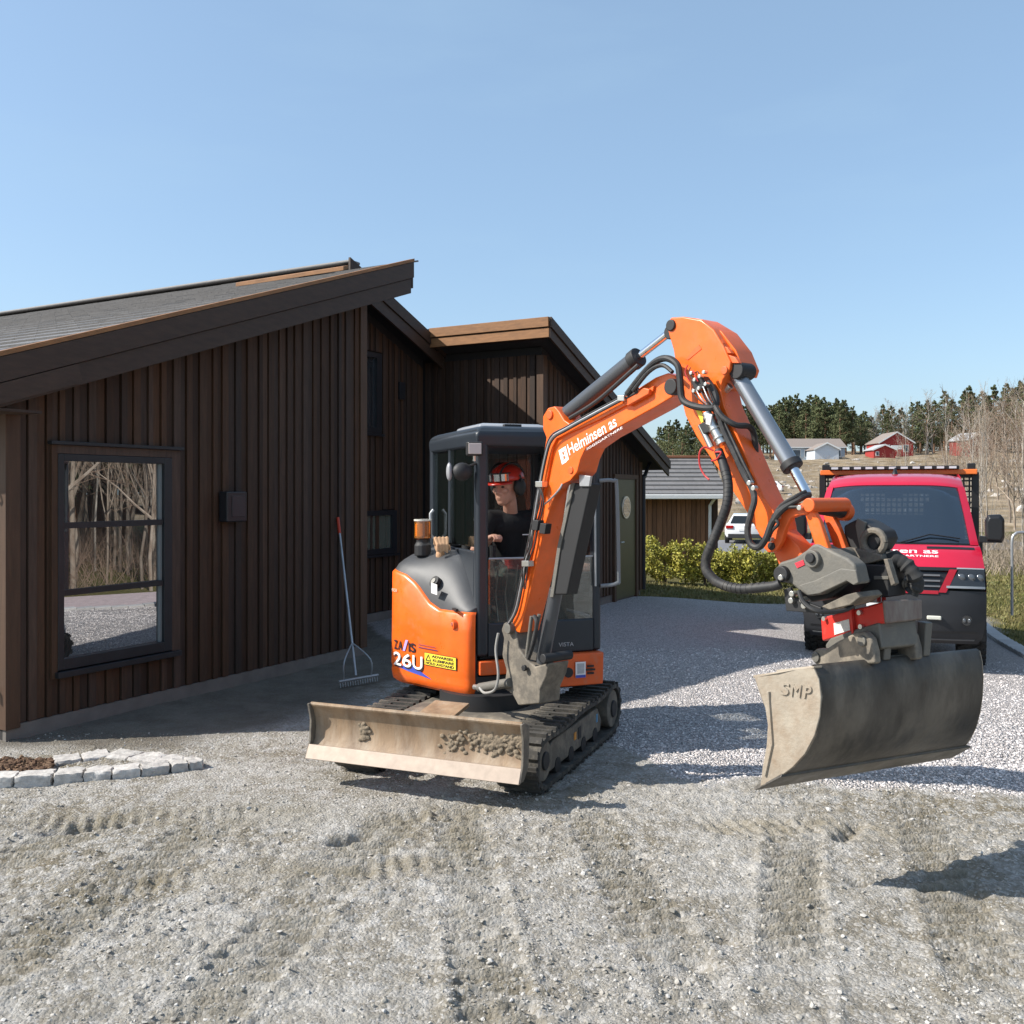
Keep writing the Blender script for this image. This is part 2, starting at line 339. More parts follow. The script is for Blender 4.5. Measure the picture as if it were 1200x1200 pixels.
def ground_mat():
    m = bpy.data.materials.new('yard_ground'); m.use_nodes = True; n = m.node_tree.nodes; L = m.node_tree.links; b = n['Principled BSDF']
    b.inputs['Roughness'].default_value = 0.95; b.inputs['Specular IOR Level'].default_value = 0.15
    tc = n.new('ShaderNodeTexCoord'); vec = tc.outputs['Object']
    def noise(s, d=6, r=0.6):
        q = n.new('ShaderNodeTexNoise'); q.inputs['Scale'].default_value = s; q.inputs['Detail'].default_value = d; q.inputs['Roughness'].default_value = r
        L.new(vec, q.inputs['Vector']); return q.outputs['Fac']
    def voro(s):
        q = n.new('ShaderNodeTexVoronoi'); q.inputs['Scale'].default_value = s; q.inputs['Randomness'].default_value = 1; L.new(vec, q.inputs['Vector']); return q
    def ramp(x, a, b_, c_=0.0, d=1.0):
        q = n.new('ShaderNodeMapRange'); q.inputs[1].default_value = a; q.inputs[2].default_value = b_; q.inputs[3].default_value = c_; q.inputs[4].default_value = d
        L.new(x, q.inputs[0]); return q.outputs[0]
    def mixc(f, a, c):
        q = n.new('ShaderNodeMix'); q.data_type = 'RGBA'; L.new(f, q.inputs['Factor'])
        for s, v in (('A', a), ('B', c)):
            if isinstance(v, tuple): q.inputs[s].default_value = (*v, 1)
            else: L.new(v, q.inputs[s])
        return q.outputs['Result']
    def math_(op, a, c):
        q = n.new('ShaderNodeMath'); q.operation = op
        for s, v in ((0, a), (1, c)):
            if isinstance(v, (int, float)): q.inputs[s].default_value = v
            else: L.new(v, q.inputs[s])
        return q.outputs[0]
    def attr(k):
        q = n.new('ShaderNodeAttribute'); q.attribute_name = k; return q.outputs['Fac']
    g = attr('gravel'); lw = attr('lawn')
    # earth
    e = mixc(ramp(noise(1.3), 0.38, 0.62), (0.345, 0.325, 0.29), (0.215, 0.19, 0.148))
    e = mixc(ramp(noise(0.55, 5), 0.5, 0.64, 0, .8), e, (0.185, 0.155, 0.105)); e = mixc(ramp(noise(7, 8, 0.7), 0.46, 0.68), e, (0.46, 0.445, 0.42)); e = mixc(ramp(noise(16, 8, 0.75), 0.55, 0.72, 0, .7), e, (0.20, 0.178, 0.14))
    vo = voro(70); sep = n.new('ShaderNodeSeparateColor'); L.new(vo.outputs['Color'], sep.inputs[0])
    e = mixc(ramp(sep.outputs[0], 0.62, 1.0, 0, 0.75), e, (0.52, 0.50, 0.47))
    e = mixc(ramp(sep.outputs[1], 0.8, 1.0, 0, 0.6), e, (0.20, 0.18, 0.15))
    # crushed stone
    v1 = voro(62); s1 = n.new('ShaderNodeSeparateColor'); L.new(v1.outputs['Color'], s1.inputs[0])
    c = mixc(s1.outputs[0], (0.42, 0.395, 0.385), (0.80, 0.755, 0.735))
    c = mixc(ramp(s1.outputs[1], 0.7, 1.0, 0, 0.55), c, (0.50, 0.40, 0.37))
    c = mixc(ramp(v1.outputs['Distance'], 0.35, 0.75, 0, 0.65), c, (0.16, 0.15, 0.145))
    c = mixc(ramp(noise(0.9, 4), 0.5, 0.75, 0, 0.35), c, (0.36, 0.32, 0.28))
    # grass
    l = mixc(ramp(noise(0.7, 5), 0.35, 0.6), (0.115, 0.115, 0.03), (0.19, 0.155, 0.06))
    l = mixc(ramp(noise(9, 6, 0.7), 0.45, 0.7), l, (0.06, 0.075, 0.02))
    e = mixc(ramp(attr('rut'), 0, 1, 0, .62), e, (0.215, 0.185, 0.13)); dk = attr('wall_shade'); e = mixc(dk, e, mixc(ramp(noise(3, 6), .4, .6), (0.115, 0.10, 0.08), (0.155, 0.137, 0.11))); cur = mixc(g, e, c); cur = mixc(lw, cur, l); L.new(cur, b.inputs['Base Color'])  # darker earth tones at the wall foot stand in for shade there
    h = math_('ADD', math_('MULTIPLY', noise(55, 8, 0.72), 0.9), math_('MULTIPLY', math_('SUBTRACT', 1.0, vo.outputs['Distance']), 0.5))
    hg = math_('MULTIPLY', math_('SUBTRACT', 1.0, v1.outputs['Distance']), 2.2)
    mxh = n.new('ShaderNodeMix'); L.new(g, mxh.inputs[0]); L.new(h, mxh.inputs[2]); L.new(hg, mxh.inputs[3])
    bp = n.new('ShaderNodeBump'); bp.inputs['Strength'].default_value = 0.85; bp.inputs['Distance'].default_value = 0.02
    L.new(mxh.outputs[0], bp.inputs['Height']); L.new(bp.outputs[0], b.inputs['Normal'])
    return m
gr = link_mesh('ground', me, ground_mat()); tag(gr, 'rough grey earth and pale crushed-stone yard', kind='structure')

# loose stones: real little rocks, too many to count
def rocks(name, pts, sizes, matl, label, flat=0.7, seed=1):
    rs = np.random.RandomState(seed); n = len(pts); t = (1 + 5 ** 0.5) / 2
    ico = np.array([(-1, t, 0), (1, t, 0), (-1, -t, 0), (1, -t, 0), (0, -1, t), (0, 1, t), (0, -1, -t), (0, 1, -t), (t, 0, -1), (t, 0, 1), (-t, 0, -1), (-t, 0, 1)]) / 1.9
    fi = np.array([(0, 11, 5), (0, 5, 1), (0, 1, 7), (0, 7, 10), (0, 10, 11), (1, 5, 9), (5, 11, 4), (11, 10, 2), (10, 7, 6), (7, 1, 8), (3, 9, 4), (3, 4, 2), (3, 2, 6), (3, 6, 8), (3, 8, 9), (4, 9, 5), (2, 4, 11), (6, 2, 10), (8, 6, 7), (9, 8, 1)])
    v = ico[None] * rs.uniform(0.62, 1.25, (n, 12, 1)); sc = sizes[:, None, None] * rs.uniform(0.6, 1.3, (n, 1, 3)); sc[:, :, 2] *= flat
    v = v * sc; a = rs.uniform(0, 6.283, n); tl = rs.uniform(-.5, .5, n)
    y2 = v[:, :, 1] * np.cos(tl)[:, None] - v[:, :, 2] * np.sin(tl)[:, None]; z2 = v[:, :, 1] * np.sin(tl)[:, None] + v[:, :, 2] * np.cos(tl)[:, None]
    x3 = v[:, :, 0] * np.cos(a)[:, None] - y2 * np.sin(a)[:, None]; y3 = v[:, :, 0] * np.sin(a)[:, None] + y2 * np.cos(a)[:, None]
    v = np.stack([x3, y3, z2], -1) + pts[:, None, :]
    f = fi[None] + (np.arange(n) * 12)[:, None, None]
    me = np_mesh(name, v.reshape(-1, 3), f.reshape(-1, 3), False)
    at = me.attributes.new('tone', 'FLOAT', 'FACE'); at.data.foreach_set('value', np.repeat(rs.uniform(0, 1, n), 20).astype(np.float32))
    o = link_mesh(name, me, matl); return tag(o, label, 'gravel', kind='stuff')
def stone_mat(name, dark, light, pink):
    m = bpy.data.materials.new(name); m.use_nodes = True; n = m.node_tree.nodes; L = m.node_tree.links; b = n['Principled BSDF']; b.inputs['Roughness'].default_value = 0.9
    b.inputs['Specular IOR Level'].default_value = 0.2
    a = n.new('ShaderNodeAttribute'); a.attribute_name = 'tone'; r = n.new('ShaderNodeValToRGB'); e = r.color_ramp.elements
    e[0].color = (*dark, 1); e[1].color = (*light, 1); q = e.new(0.55); q.color = (*pink, 1); L.new(a.outputs['Fac'], r.inputs[0]); L.new(r.outputs[0], b.inputs['Base Color']); return m
rs = np.random.RandomState(3)
def scatter(n, y0, y1, want, pw=2.0):
    u = rs.uniform(0, 1, n); y = y0 * (y1 / y0) ** u; x = rs.uniform(-0.66, 0.66, n) * y
    k = want(x, y) > rs.uniform(0, 1, n); return x[k], y[k]
x, y = scatter(120000, 2.9, 7.4, lambda x, y: (1 - gravel_mask(x, y)) * (0.14 + 1.1 * np.clip(vn(x, y, 1.7, 31) - 0.35, 0, 1)))
s = 0.0026 + 0.010 * rs.power(0.26, len(x)) ** 2.6; s = np.minimum(s, 0.0115) * rs.uniform(.7, 1.3, len(x))
rocks('loose_stones', np.stack([x, y, ground_z(x, y) + s * 0.15], -1), s, stone_mat('field_stone', (0.27, 0.25, 0.21), (0.52, 0.50, 0.47), (0.38, 0.355, 0.315)), 'loose grey stones and clods on the dug earth', seed=5)
x, y = scatter(56000, 5.2, 11.5, lambda x, y: gravel_mask(x, y) * (1 - lawn_mask(x, y)))
s = rs.uniform(0.005, 0.0115, len(x))
rocks('crushed_stone', np.stack([x, y, ground_z(x, y) + s * 0.1], -1), s, stone_mat('white_stone', (0.42, 0.395, 0.385), (0.82, 0.775, 0.755), (0.66, 0.605, 0.58)), 'pale crushed stone spread over the yard', seed=6)

# hillside behind
def hill_z(x, y):
    z = np.interp(y, [55, 80, 120, 160, 210, 260, 320, 430], [-0.9, 0.6, 2.6, 5.0, 8.8, 12, 14, 15])
    z = z + (0.015 * np.clip(x - 60, 0, 200)) * sstep(90, 160, y) + sstep(70, 110, y) * ((vn(x, y, 0.05, 41) - .5) * 1.2 + (vn(x, y, 0.2, 42) - .5) * 0.8)
    return z
hx = np.linspace(-160, 330, 200); hy = np.concatenate([np.linspace(55, 260, 170), np.linspace(264, 430, 30)])
X, Yh = np.meshgrid(hx, hy); n2 = len(hx)
i = np.arange(len(hy) - 1)[:, None] * n2 + np.arange(n2 - 1)[None, :]
hm = mat('hillside_grass', (0.17, 0.125, 0.07), 0.95, col2=(0.29, 0.225, 0.15), vs=0.3, var=0.5, dust=0.35, dcol=(0.38, 0.34, 0.29), ds=0.5, bump=1.0, bs=1.5, spec=0.1)
hs = link_mesh('hillside', np_mesh('hillside', np.stack([X, Yh, hill_z(X, Yh)], -1).reshape(-1, 3), np.stack([i, i + 1, i + n2 + 1, i + n2], -1).reshape(-1, 4)), hm)
tag(hs, 'brown cleared hillside behind the yard', kind='structure')
far = MB(); far.add([(-1500, 420, 3), (1500, 420, 3), (1500, 2500, 3), (-1500, 2500, 3)], [(0, 1, 2, 3)])
far.add([(-1500, -600, -3), (1500, -600, -3), (1500, 430, -3), (-1500, 430, -3)], [(0, 1, 2, 3)])
tag(far.build('terrain', hm, smooth=0, recalc=False), 'land running on to the horizon', kind='structure')

# ------------------------------------------------------------------ house
HO = V((-3.774, 7.216, 0)); DA = V((0.4823, 0.876, 0)).normalized(); DB = V((-0.876, 0.4823, 0)).normalized(); UP = V((0, 0, 1))
def HV(u, v, z): return HO + DA * u + DB * v + UP * z
house = empty('timber_house', HV(2, 1, 0), 'dark brown timber house with vertical cladding and grey tiled roof', 'house')
RA = lambda u: 2.983 + 0.3437 * u               # roof planes, top of fascia
RD = lambda u: 5.01 - 0.375 * (u - 5.72)
RC = lambda u: 4.389 - 0.3775 * (u - 7.56)
def hbox(mb, u0, u1, v0, v1, z0, z1): return mb.hexa([HV(u0, v0, z0), HV(u1, v0, z0), HV(u1, v1, z0), HV(u0, v1, z0), HV(u0, v0, z1), HV(u1, v0, z1), HV(u1, v1, z1), HV(u0, v1, z1)])
def slab(mb, u0, u1, v0, v1, f, t, top=0.0):
    return mb.hexa([HV(u0, v0, f(u0) - t), HV(u1, v0, f(u1) - t), HV(u1, v1, f(u1) - t), HV(u0, v1, f(u0) - t),
                    HV(u0, v0, f(u0) + top), HV(u1, v0, f(u1) + top), HV(u1, v1, f(u1) + top), HV(u0, v1, f(u0) + top)])
def wall_prism(u0, u1, v0, v1, f, drop=0.2):
    return MB().prism([HV(u0, v0, 0.0), HV(u1, v0, 0.0), HV(u1, v0, f(u1) - drop), HV(u0, v0, f(u0) - drop)], DB * (v1 - v0))
wallA = wall_prism(-0.08, 4.27, 0.045, 8.8, RA).build('wall', M_under, house, smooth=0)
wallD = MB().prism([HV(4.0, 1.68, 0), HV(8.2, 1.68, 0), HV(8.2, 1.68, RD(8.2) - .2), HV(5.72, 1.68, RD(5.72) - .2), HV(4.0, 1.68, RA(4.0) - .2)], DB * 7).build('wall', M_under, house, smooth=0)
wallC = wall_prism(7.96, 11.88, -0.43, 5.0, RC).build('wall', M_under, house, smooth=0)
def board(parent, a, b, c, d, out, t=0.022, m=M_board):   # a,b bottom, c,d top corners on the wall plane; out = outward dir
    o = out * t
    return MB().hexa([a + o, b + o, b - o * .2, a - o * .2, d + o, c + o, c - o * .2, d - o * .2]).build('cladding_board', m, parent, smooth=0)
def clad(parent, along, u0, u1, plane, f, outdir, z0, width=0.076, holes=(), drop=0.3, alt=True):
    """vertical boards from u0 to u1; holes = (ua, ub, za, zb) openings"""
    u = u0; k = 0
    while u < u1 - 0.02:
        wd = width * random.uniform(0.72, 1.22); e = min(u + wd, u1); g = 0.005
        hs_ = [h for h in holes if h[0] < (u + e) / 2 < h[1]]
        spans = [(z0, None)] if not hs_ else [(z0, hs_[0][2]), (hs_[0][3], None)]
        tt = 0.018 + (0.016 if k % 2 else 0) + random.uniform(0, 0.004)
        for za, zb in spans:
            zl = zb if zb is not None else f(u) - drop; zr = zb if zb is not None else f(e) - drop
            if min(zl, zr) - za < 0.03: continue
            board(parent, along(u + g, za), along(e - g, za), along(e - g, zr), along(u + g, zl), outdir, tt)
        u = e; k += 1
OUTA = -DB
clad(wallA, lambda u, z: HV(u, 0.03, z), 0.02, 4.20, 0, RA, OUTA, 0.13, holes=[(0.28, 1.56, 0.44, 2.30)], drop=0.30)
clad(wallD, lambda u, z: HV(u, 1.665, z), 4.35, 7.90, 0, lambda u: RD(u) if u > 5.72 else RA(u), OUTA, 0.14, holes=[(6.0, 6.80, 2.72, 3.95), (6.3, 7.17, 0.96, 1.64)], drop=0.36)
clad(wallC, lambda v, z: HV(7.945, v, z), -0.40, 1.62, 0, lambda v: RC(7.92), -DA, 0.14, drop=0.33)
clad(wallC, lambda u, z: HV(u, -0.445, z), 8.02, 11.82, 0, RC, OUTA, 0.14, holes=[(10.58, 11.68, 0.0, 2.2)], drop=0.33)
for (u, v, f, dr) in ((-0.045, 0.0, RA, .30), (4.245, 0.0, RA, .30), (7.955, -0.465, RC, .33), (11.86, -0.465, RC, .33)):
    mb = MB(); hbox(mb, u - 0.06, u + 0.06, v - 0.022, v + 0.09, 0.1, f(u) - dr); mb.build('corner_board', M_corner, house, bevel=0.004)
fd = MB(); hbox(fd, -0.09, 4.28, 0.0, 0.04, -0.3, 0.125); hbox(fd, 4.30, 8, 1.64, 1.68, -.3, .125); hbox(fd, 7.93, 11.9, -.45, -.40, -.3, .125); hbox(fd, 7.92, 7.93, -.45, 1.6, -.3, .125)
for k in range(9):
    mb = MB(); hbox(mb, -0.115, -0.07, 0.10 + .15 * k, 0.243 + .15 * k, 0.13, 2.5); mb.build('cladding_board', M_corner, wallA, smooth=0)
fd.build('foundation', M_concrete, house, smooth=0)
# a low fillet of spilled mortar and gravel along the wall foot
# roofs
roofA = MB(); slab(roofA, -0.52, 4.74, -0.31, 9.2, RA, 0.2, -0.03); slab(roofA, 4.70, 5.72, 1.31, 9.2, RA, 0.2, -0.035)
roofA = roofA.build('roof', M_under, house, smooth=0)
roofD = MB(); slab(roofD, 5.72, 8.3, 1.31, 9.2, RD, 0.2, -0.03); roofD = roofD.build('roof', M_under, house, smooth=0)
roofC = MB(); slab(roofC, 7.6, 12.6, -0.74, 5.2, RC, 0.18, 0.02); roofC = roofC.build('roof', M_under, house, smooth=0)
def rake(v, u0, u1, f, hts=(0.19, 0.19), t=0.035, step=0.022, top=0.0, m=None, sub=house):
    z = top
    for k, h in enumerate(hts):
        vv = v + step * k; mb = MB(); zz = z - 0.004 * k
        uu1 = u1 - (0.03 * k)
        mb.hexa([HV(u0, vv, f(u0) + zz - h), HV(uu1, vv, f(uu1) + zz - h), HV(uu1, vv + t, f(uu1) + zz - h), HV(u0, vv + t, f(u0) + zz - h),
                 HV(u0, vv, f(u0) + zz), HV(uu1, vv, f(uu1) + zz), HV(uu1, vv + t, f(uu1) + zz), HV(u0, vv + t, f(u0) + zz)])
        mb.build('fascia_board', m or M_fascia, sub, bevel=0.004, smooth=0); z -= h
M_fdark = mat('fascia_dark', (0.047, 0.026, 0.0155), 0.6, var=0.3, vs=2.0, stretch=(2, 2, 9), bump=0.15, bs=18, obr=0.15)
rake(-0.355, -0.53, 4.775, RA, hts=(0.185, 0.175), m=M_fdark)
mb = MB(); mb.hexa([HV(-.53, -.362, RA(-.53) - .335), HV(0.30, -.362, RA(.30) - .345), HV(0.30, -.318, RA(.30) - .345), HV(-.53, -.318, RA(-.53) - .335),
                    HV(-.53, -.362, RA(-.53) - .19), HV(0.26, -.362, RA(.26) - .19), HV(0.26, -.318, RA(.26) - .19), HV(-.53, -.318, RA(-.53) - .19)]); mb.build('fascia_board', M_fdark, house, smooth=0)
rake(1.255, 5.6, 8.2, RD, hts=(0.18, 0.18), m=M_fdark)
rake(-0.79, 7.56, 12.62, RC, hts=(0.15, 0.145), m=M_fdark)
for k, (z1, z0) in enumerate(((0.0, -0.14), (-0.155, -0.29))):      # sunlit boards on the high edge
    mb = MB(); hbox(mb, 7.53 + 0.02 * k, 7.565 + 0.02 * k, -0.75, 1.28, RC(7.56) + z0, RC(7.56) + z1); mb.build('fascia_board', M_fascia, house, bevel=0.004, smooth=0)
mb = MB(); hbox(mb, 7.57, 7.94, -0.74, 1.6, RC(7.56) - .27, RC(7.56) - .245); mb.build('soffit', M_fdark, house, smooth=0)
for (u, f, v0, v1) in ((4.755, RA, -0.33, 1.3), (-0.55, RA, -0.33, 9.2)):
    mb = MB(); hbox(mb, u, u + 0.035, v0, v1, f(u) - .30, f(u) + 0.0); mb.build('fascia_board', M_fdark, house, smooth=0)
mb = MB(); hbox(mb, -0.5, 0.0, -0.3, 0.06, RA(-.5) - .33, RA(-.5) - .31); mb.build('soffit', M_fdark, house, smooth=0)
# lit edge batten along the verge, ridge cap and the loose plank left lying on the tiles
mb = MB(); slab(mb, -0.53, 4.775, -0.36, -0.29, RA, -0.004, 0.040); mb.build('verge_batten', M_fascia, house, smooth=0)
mb = MB(); hbox(mb, 5.62, 5.84, 1.27, 9.2, 4.99, 5.035); mb.build('ridge_cap', M_tile, house, bevel=0.02)
mb = MB(); slab(mb, 4.10, 4.72, 0.2, 1.35, RA, -0.045, 0.09); MB.build(MB().hexa([HV(4.30, 2.05, RA(4.30) + .03), HV(4.58, .55, RA(4.58) + .03), HV(4.67, .55, RA(4.67) + .03), HV(4.39, 2.05, RA(4.39) + .03),
     HV(4.30, 2.05, RA(4.30) + .08), HV(4.58, .55, RA(4.58) + .08), HV(4.67, .55, RA(4.67) + .08), HV(4.39, 2.05, RA(4.39) + .08)]), 'timber_plank', M_fascia, None, bevel=0.004)
tag(bpy.data.objects['timber_plank'], 'light timber plank lying on the grey roof tiles near the roof peak', 'plank')
# tiles
sl = math.atan(0.3437); du = 0.335 * math.cos(sl); tw = 0.30
tm = MB(); tdir = (DA * math.cos(sl) + UP * math.sin(sl)); nrm = (-DA * math.sin(sl) + UP * math.cos(sl))
tm.hexa([DB * 0.0015 + tdir * 0 - nrm * .0, DB * (tw - .0015), DB * (tw - .0015) + tdir * 0.38 - nrm * .02, DB * .0015 + tdir * 0.38 - nrm * .02,
         DB * 0.0015 + nrm * .02, DB * (tw - .0015) + nrm * .02, DB * (tw - .0015) + tdir * 0.38, DB * .0015 + tdir * 0.38])
tme = tm.mesh('roof_tile', 0); tme.materials.append(M_tile)
cells = []; r = 0; u = -0.5
while u < 5.62:
    v0 = -0.31 if u < 4.6 else 1.31; v = v0 - (0.15 if r % 2 else 0); vm = 0.21 + 1.554 * u
    while v < 9.0:
        if v > v0 - 0.02: cells.append((v > vm + 0.15, random.random(), u, v))
        v += tw
    u += du; r += 1
cells.sort(); rest = MB()
for k, (_, _, u, v) in enumerate(cells):
    loc = HV(u, v, RA(u) + 0.005 + random.uniform(0, .004))
    if k < 300:
        o = bpy.data.objects.new('roof_tile', tme); COL.objects.link(o); o.parent = roofA; o.location = loc
    else: rest.add([V(p) + loc for p in tm.v], tm.f)
tag(rest.build('roof_tiles', M_tile, roofA, smooth=0, recalc=False), kind='stuff')
# big window
win = MB()
for (a, b, c, d) in ((0.325, 0.378, .48, 2.2), (1.370, 1.455, .48, 2.2), (0.378, 1.370, 2.145, 2.2), (0.378, 1.370, .48, .567)): hbox(win, a, b, -0.035, 0.05, c, d)
win = win.build('window', M_black, house, bevel=0.004)
for z in (1.628, 1.090):
    mb = MB(); hbox(mb, 0.38, 1.368, -0.02, 0.04, z - .024, z + .024); mb.build('glazing_bar', M_black, win, smooth=0)
for za, zb in ((.567, 1.066), (1.114, 1.604), (1.652, 2.145)):
    mb = MB(); mb.hexa([HV(u_, v_ + .021 * (u_ - .86), z_) for z_ in (za, zb) for u_, v_ in ((.379, .008), (1.345, .008), (1.345, .02), (.379, .02))]); mb.build('pane', M_pane, win, smooth=0)
mb = MB(); hbox(mb, 1.345, 1.3695, 0.0, 0.02, .567, 2.145); mb.build('glazing_bead', mat('grey_bead', (0.22, 0.25, 0.25), .4), win, smooth=0)
for (a, b, c, d) in ((0.27, 0.322, .42, 2.27), (1.458, 1.55, .42, 2.27), (0.322, 1.458, 2.203, 2.27)):
    mb = MB(); hbox(mb, a, b, -0.03, 0.03, c, d); mb.build('window_trim', M_corner if a > 2 else M_board, house, smooth=0)
mb = MB(); hbox(mb, 0.25, 1.57, -0.06, 0.03, 2.272, 2.30); mb.build('window_flashing', M_black, house, bevel=0.003); mb = MB(); hbox(mb, 0.30, 1.53, -0.075, 0.03, .425, .472); mb.build('window_sill', M_black, house, bevel=0.003)
# small windows in the set-back wall
for (u0, u1, z0, z1) in ((6.02, 6.77, 2.75, 3.92), (6.33, 7.15, 0.98, 1.62)):
    mb = MB()
    for (a, b, c, d) in ((u0, u0 + .07, z0, z1), (u1 - .12, u1, z0, z1), (u0 + .07, u1 - .12, z1 - .07, z1), (u0 + .07, u1 - .12, z0, z0 + .08)): hbox(mb, a, b, 1.60, 1.68, c, d)
    wn = mb.build('window', M_black, house, smooth=0)
    mb = MB(); hbox(mb, u0 + .07, u1 - .12, 1.64, 1.65, z0 + .08, z1 - .07); mb.build('pane', glass_mat('small_pane', (1, 1, 1), 0.25, body=(0.16, 0.17, 0.13) if z0 < 2 else (.03, .035, .04)), wn, smooth=0)
    mb = MB(); hbox(mb, u0 - .05, u1 + .05, 1.58, 1.66, z0 - .04, z0 - .005); mb.build('window_sill', M_black, wn, smooth=0)
mb = MB(); hbox(mb, 7.22, 7.36, 1.60, 1.64, 3.3, 3.56); mb.build('wall_vent', M_black, house, bevel=.004)
# door
door = MB(); hbox(door, 10.66, 11.60, -0.475, -0.44, 0.03, 2.12); door = door.build('door', mat('olive_door', (0.075, 0.068, 0.022), .45, var=.1), house, bevel=.006)
mb = MB()
for (a, b, c, d) in ((10.58, 10.66, 0, 2.2), (11.60, 11.69, 0, 2.2), (10.66, 11.60, 2.12, 2.2)): hbox(mb, a, b, -0.50, -0.42, c, d)
mb.build('door_frame', M_corner, door, smooth=0)
cc = HV(11.13, -0.485, 1.62); mb = MB(); mb.tube([cc + DB * .02, cc - DB * .008], .20, 28); mb.build('porthole', M_steel, door)
mb = MB(); mb.tube([cc + DB * .0, cc - DB * .014], .165, 28); mb.build('porthole_glass', glass_mat('porthole', (1, 1, 1), .25, body=(.14, .13, .09)), door)
mb = MB(); h = HV(10.74, -.50, 1.02); mb.tube([h + DB * .02, h - DB * .05, h - DB * .05 + DA * .13], .011, 8); mb.cyl(h + UP * .14 + DB * .03, h + UP * .14 - DB * .01, .028, 14); mb.build('handle', M_steel, door)
mb = MB(); g0 = HV(11.95, -.5, 2.42); mb.tube(smooth_path([g0 + DA * .35 - DB * .1 + UP * .1, g0 + DA * .3, g0 + DA * .05 - UP * .25, g0 - UP * .4, HV(11.95, -.5, .1)], 4), .035, 10); mb.build('downpipe', M_black, house)
# wall box
mb = MB(); hbox(mb, 2.04, 2.30, -0.11, 0.0, 1.61, 1.90); wb = mb.build('meter_box', mat('box_plastic', (.02, .021, .024), .35), house, bevel=.012)
mb = MB(); hbox(mb, 2.10, 2.27, -0.116, -0.11, 1.66, 1.86); mb.build('box_door', mat('box_plastic2', (.035, .036, .04), .3), wb, bevel=.003)
# iron hook on the corner
mb = MB(); mb.tube([HV(-.11, .1, 1.86), HV(-.15, .09, 1.86), HV(-.16, .09, 1.9), HV(-.14, .09, 1.93)], .008, 8); mb.build('hook', M_steel, house); mb = MB(); mb.tube([HV(-.11, .1, .42), HV(-.15, .09, .42), HV(-.155, .09, .36)], .012, 8); mb.build('hook', M_steel, house)
# ------------------------------------------------------------------ vegetation
M_needle = mat('pine_needles', (0.085, 0.105, 0.05), 0.85, obr=0.35, var=0.45, vs=0.5, spec=0.15, col2=(0.13, 0.135, 0.065))
M_pbark = mat('pine_bark', (0.20, 0.115, 0.07), 0.9, var=0.3, vs=3)
M_birch = mat('birch_bark', (0.43, 0.39, 0.34), 0.85, col2=(0.27, 0.23, 0.19), vs=3.5, obr=0.2, var=0.2)
M_twig = mat('brown_twigs', (0.22, 0.15, 0.105), 0.9, obr=0.25, var=0.3)
M_twig2 = mat('pale_twigs', (0.33, 0.265, 0.20), 0.9, obr=0.2, var=0.3)
def leaf_cloud(centers, radii, per, size, rs, flat=1.0, aspect=0.5):
    """small leaf-sized quads spread through blobs"""
    n = len(centers) * per; c = np.repeat(centers, per, 0); r = np.repeat(radii, per, 0)
    d = rs.normal(0, 1, (n, 3)); d /= np.linalg.norm(d, axis=1)[:, None]; d *= rs.uniform(0.25, 1, (n, 1)) ** 0.6
    p = c + d * r; a = rs.normal(0, 1, (n, 3)); a /= np.linalg.norm(a, axis=1)[:, None]
    b = np.cross(a, rs.normal(0, 1, (n, 3))); b /= np.linalg.norm(b, axis=1)[:, None] + 1e-9
    s = size * rs.uniform(0.6, 1.4, (n, 1)); a = a * s; b = b * s * aspect
    v = np.stack([p - a, p + b * .9, p + a, p - b * .9], 1).reshape(-1, 3)
    f = np.arange(n * 4).reshape(-1, 4); return v, f
def pine_meshes(seed, h):
    rs = np.random.RandomState(seed); cs = []; rr = []
    base = rs.uniform(0.1, 0.34)
    lim = MB(); lim.tube([(0, 0, -1), (rs.uniform(-.1, .1), 0, h * .5), (0, 0, h * .97)], [h * .018, h * .013, .03], 7)
    for k in range(30):
        t = base + (1 - base) * (k / 30) ** 0.85; wd = h * 0.21 * (1 - ((t - base) / (1 - base)) ** 1.6) * rs.uniform(0.55, 1.25) + .25
        for q in range(3):
            a = rs.uniform(0, 6.28); L = wd * rs.uniform(.4, 1); x, y = math.cos(a) * L, math.sin(a) * L; z = t * h + rs.uniform(-.2, .3)
            cs.append((x, y, z)); rr.append((wd * .42, wd * .42, wd * .2 + .12))
            if q == 0: lim.tube([(0, 0, z - .5), (x, y, z)], [.07, .02], 4)
    v, f = leaf_cloud(np.array(cs), np.array(rr), 34, 0.22, rs)
    return np_mesh('crown', v, f, False), lim.mesh('trunk', 60)
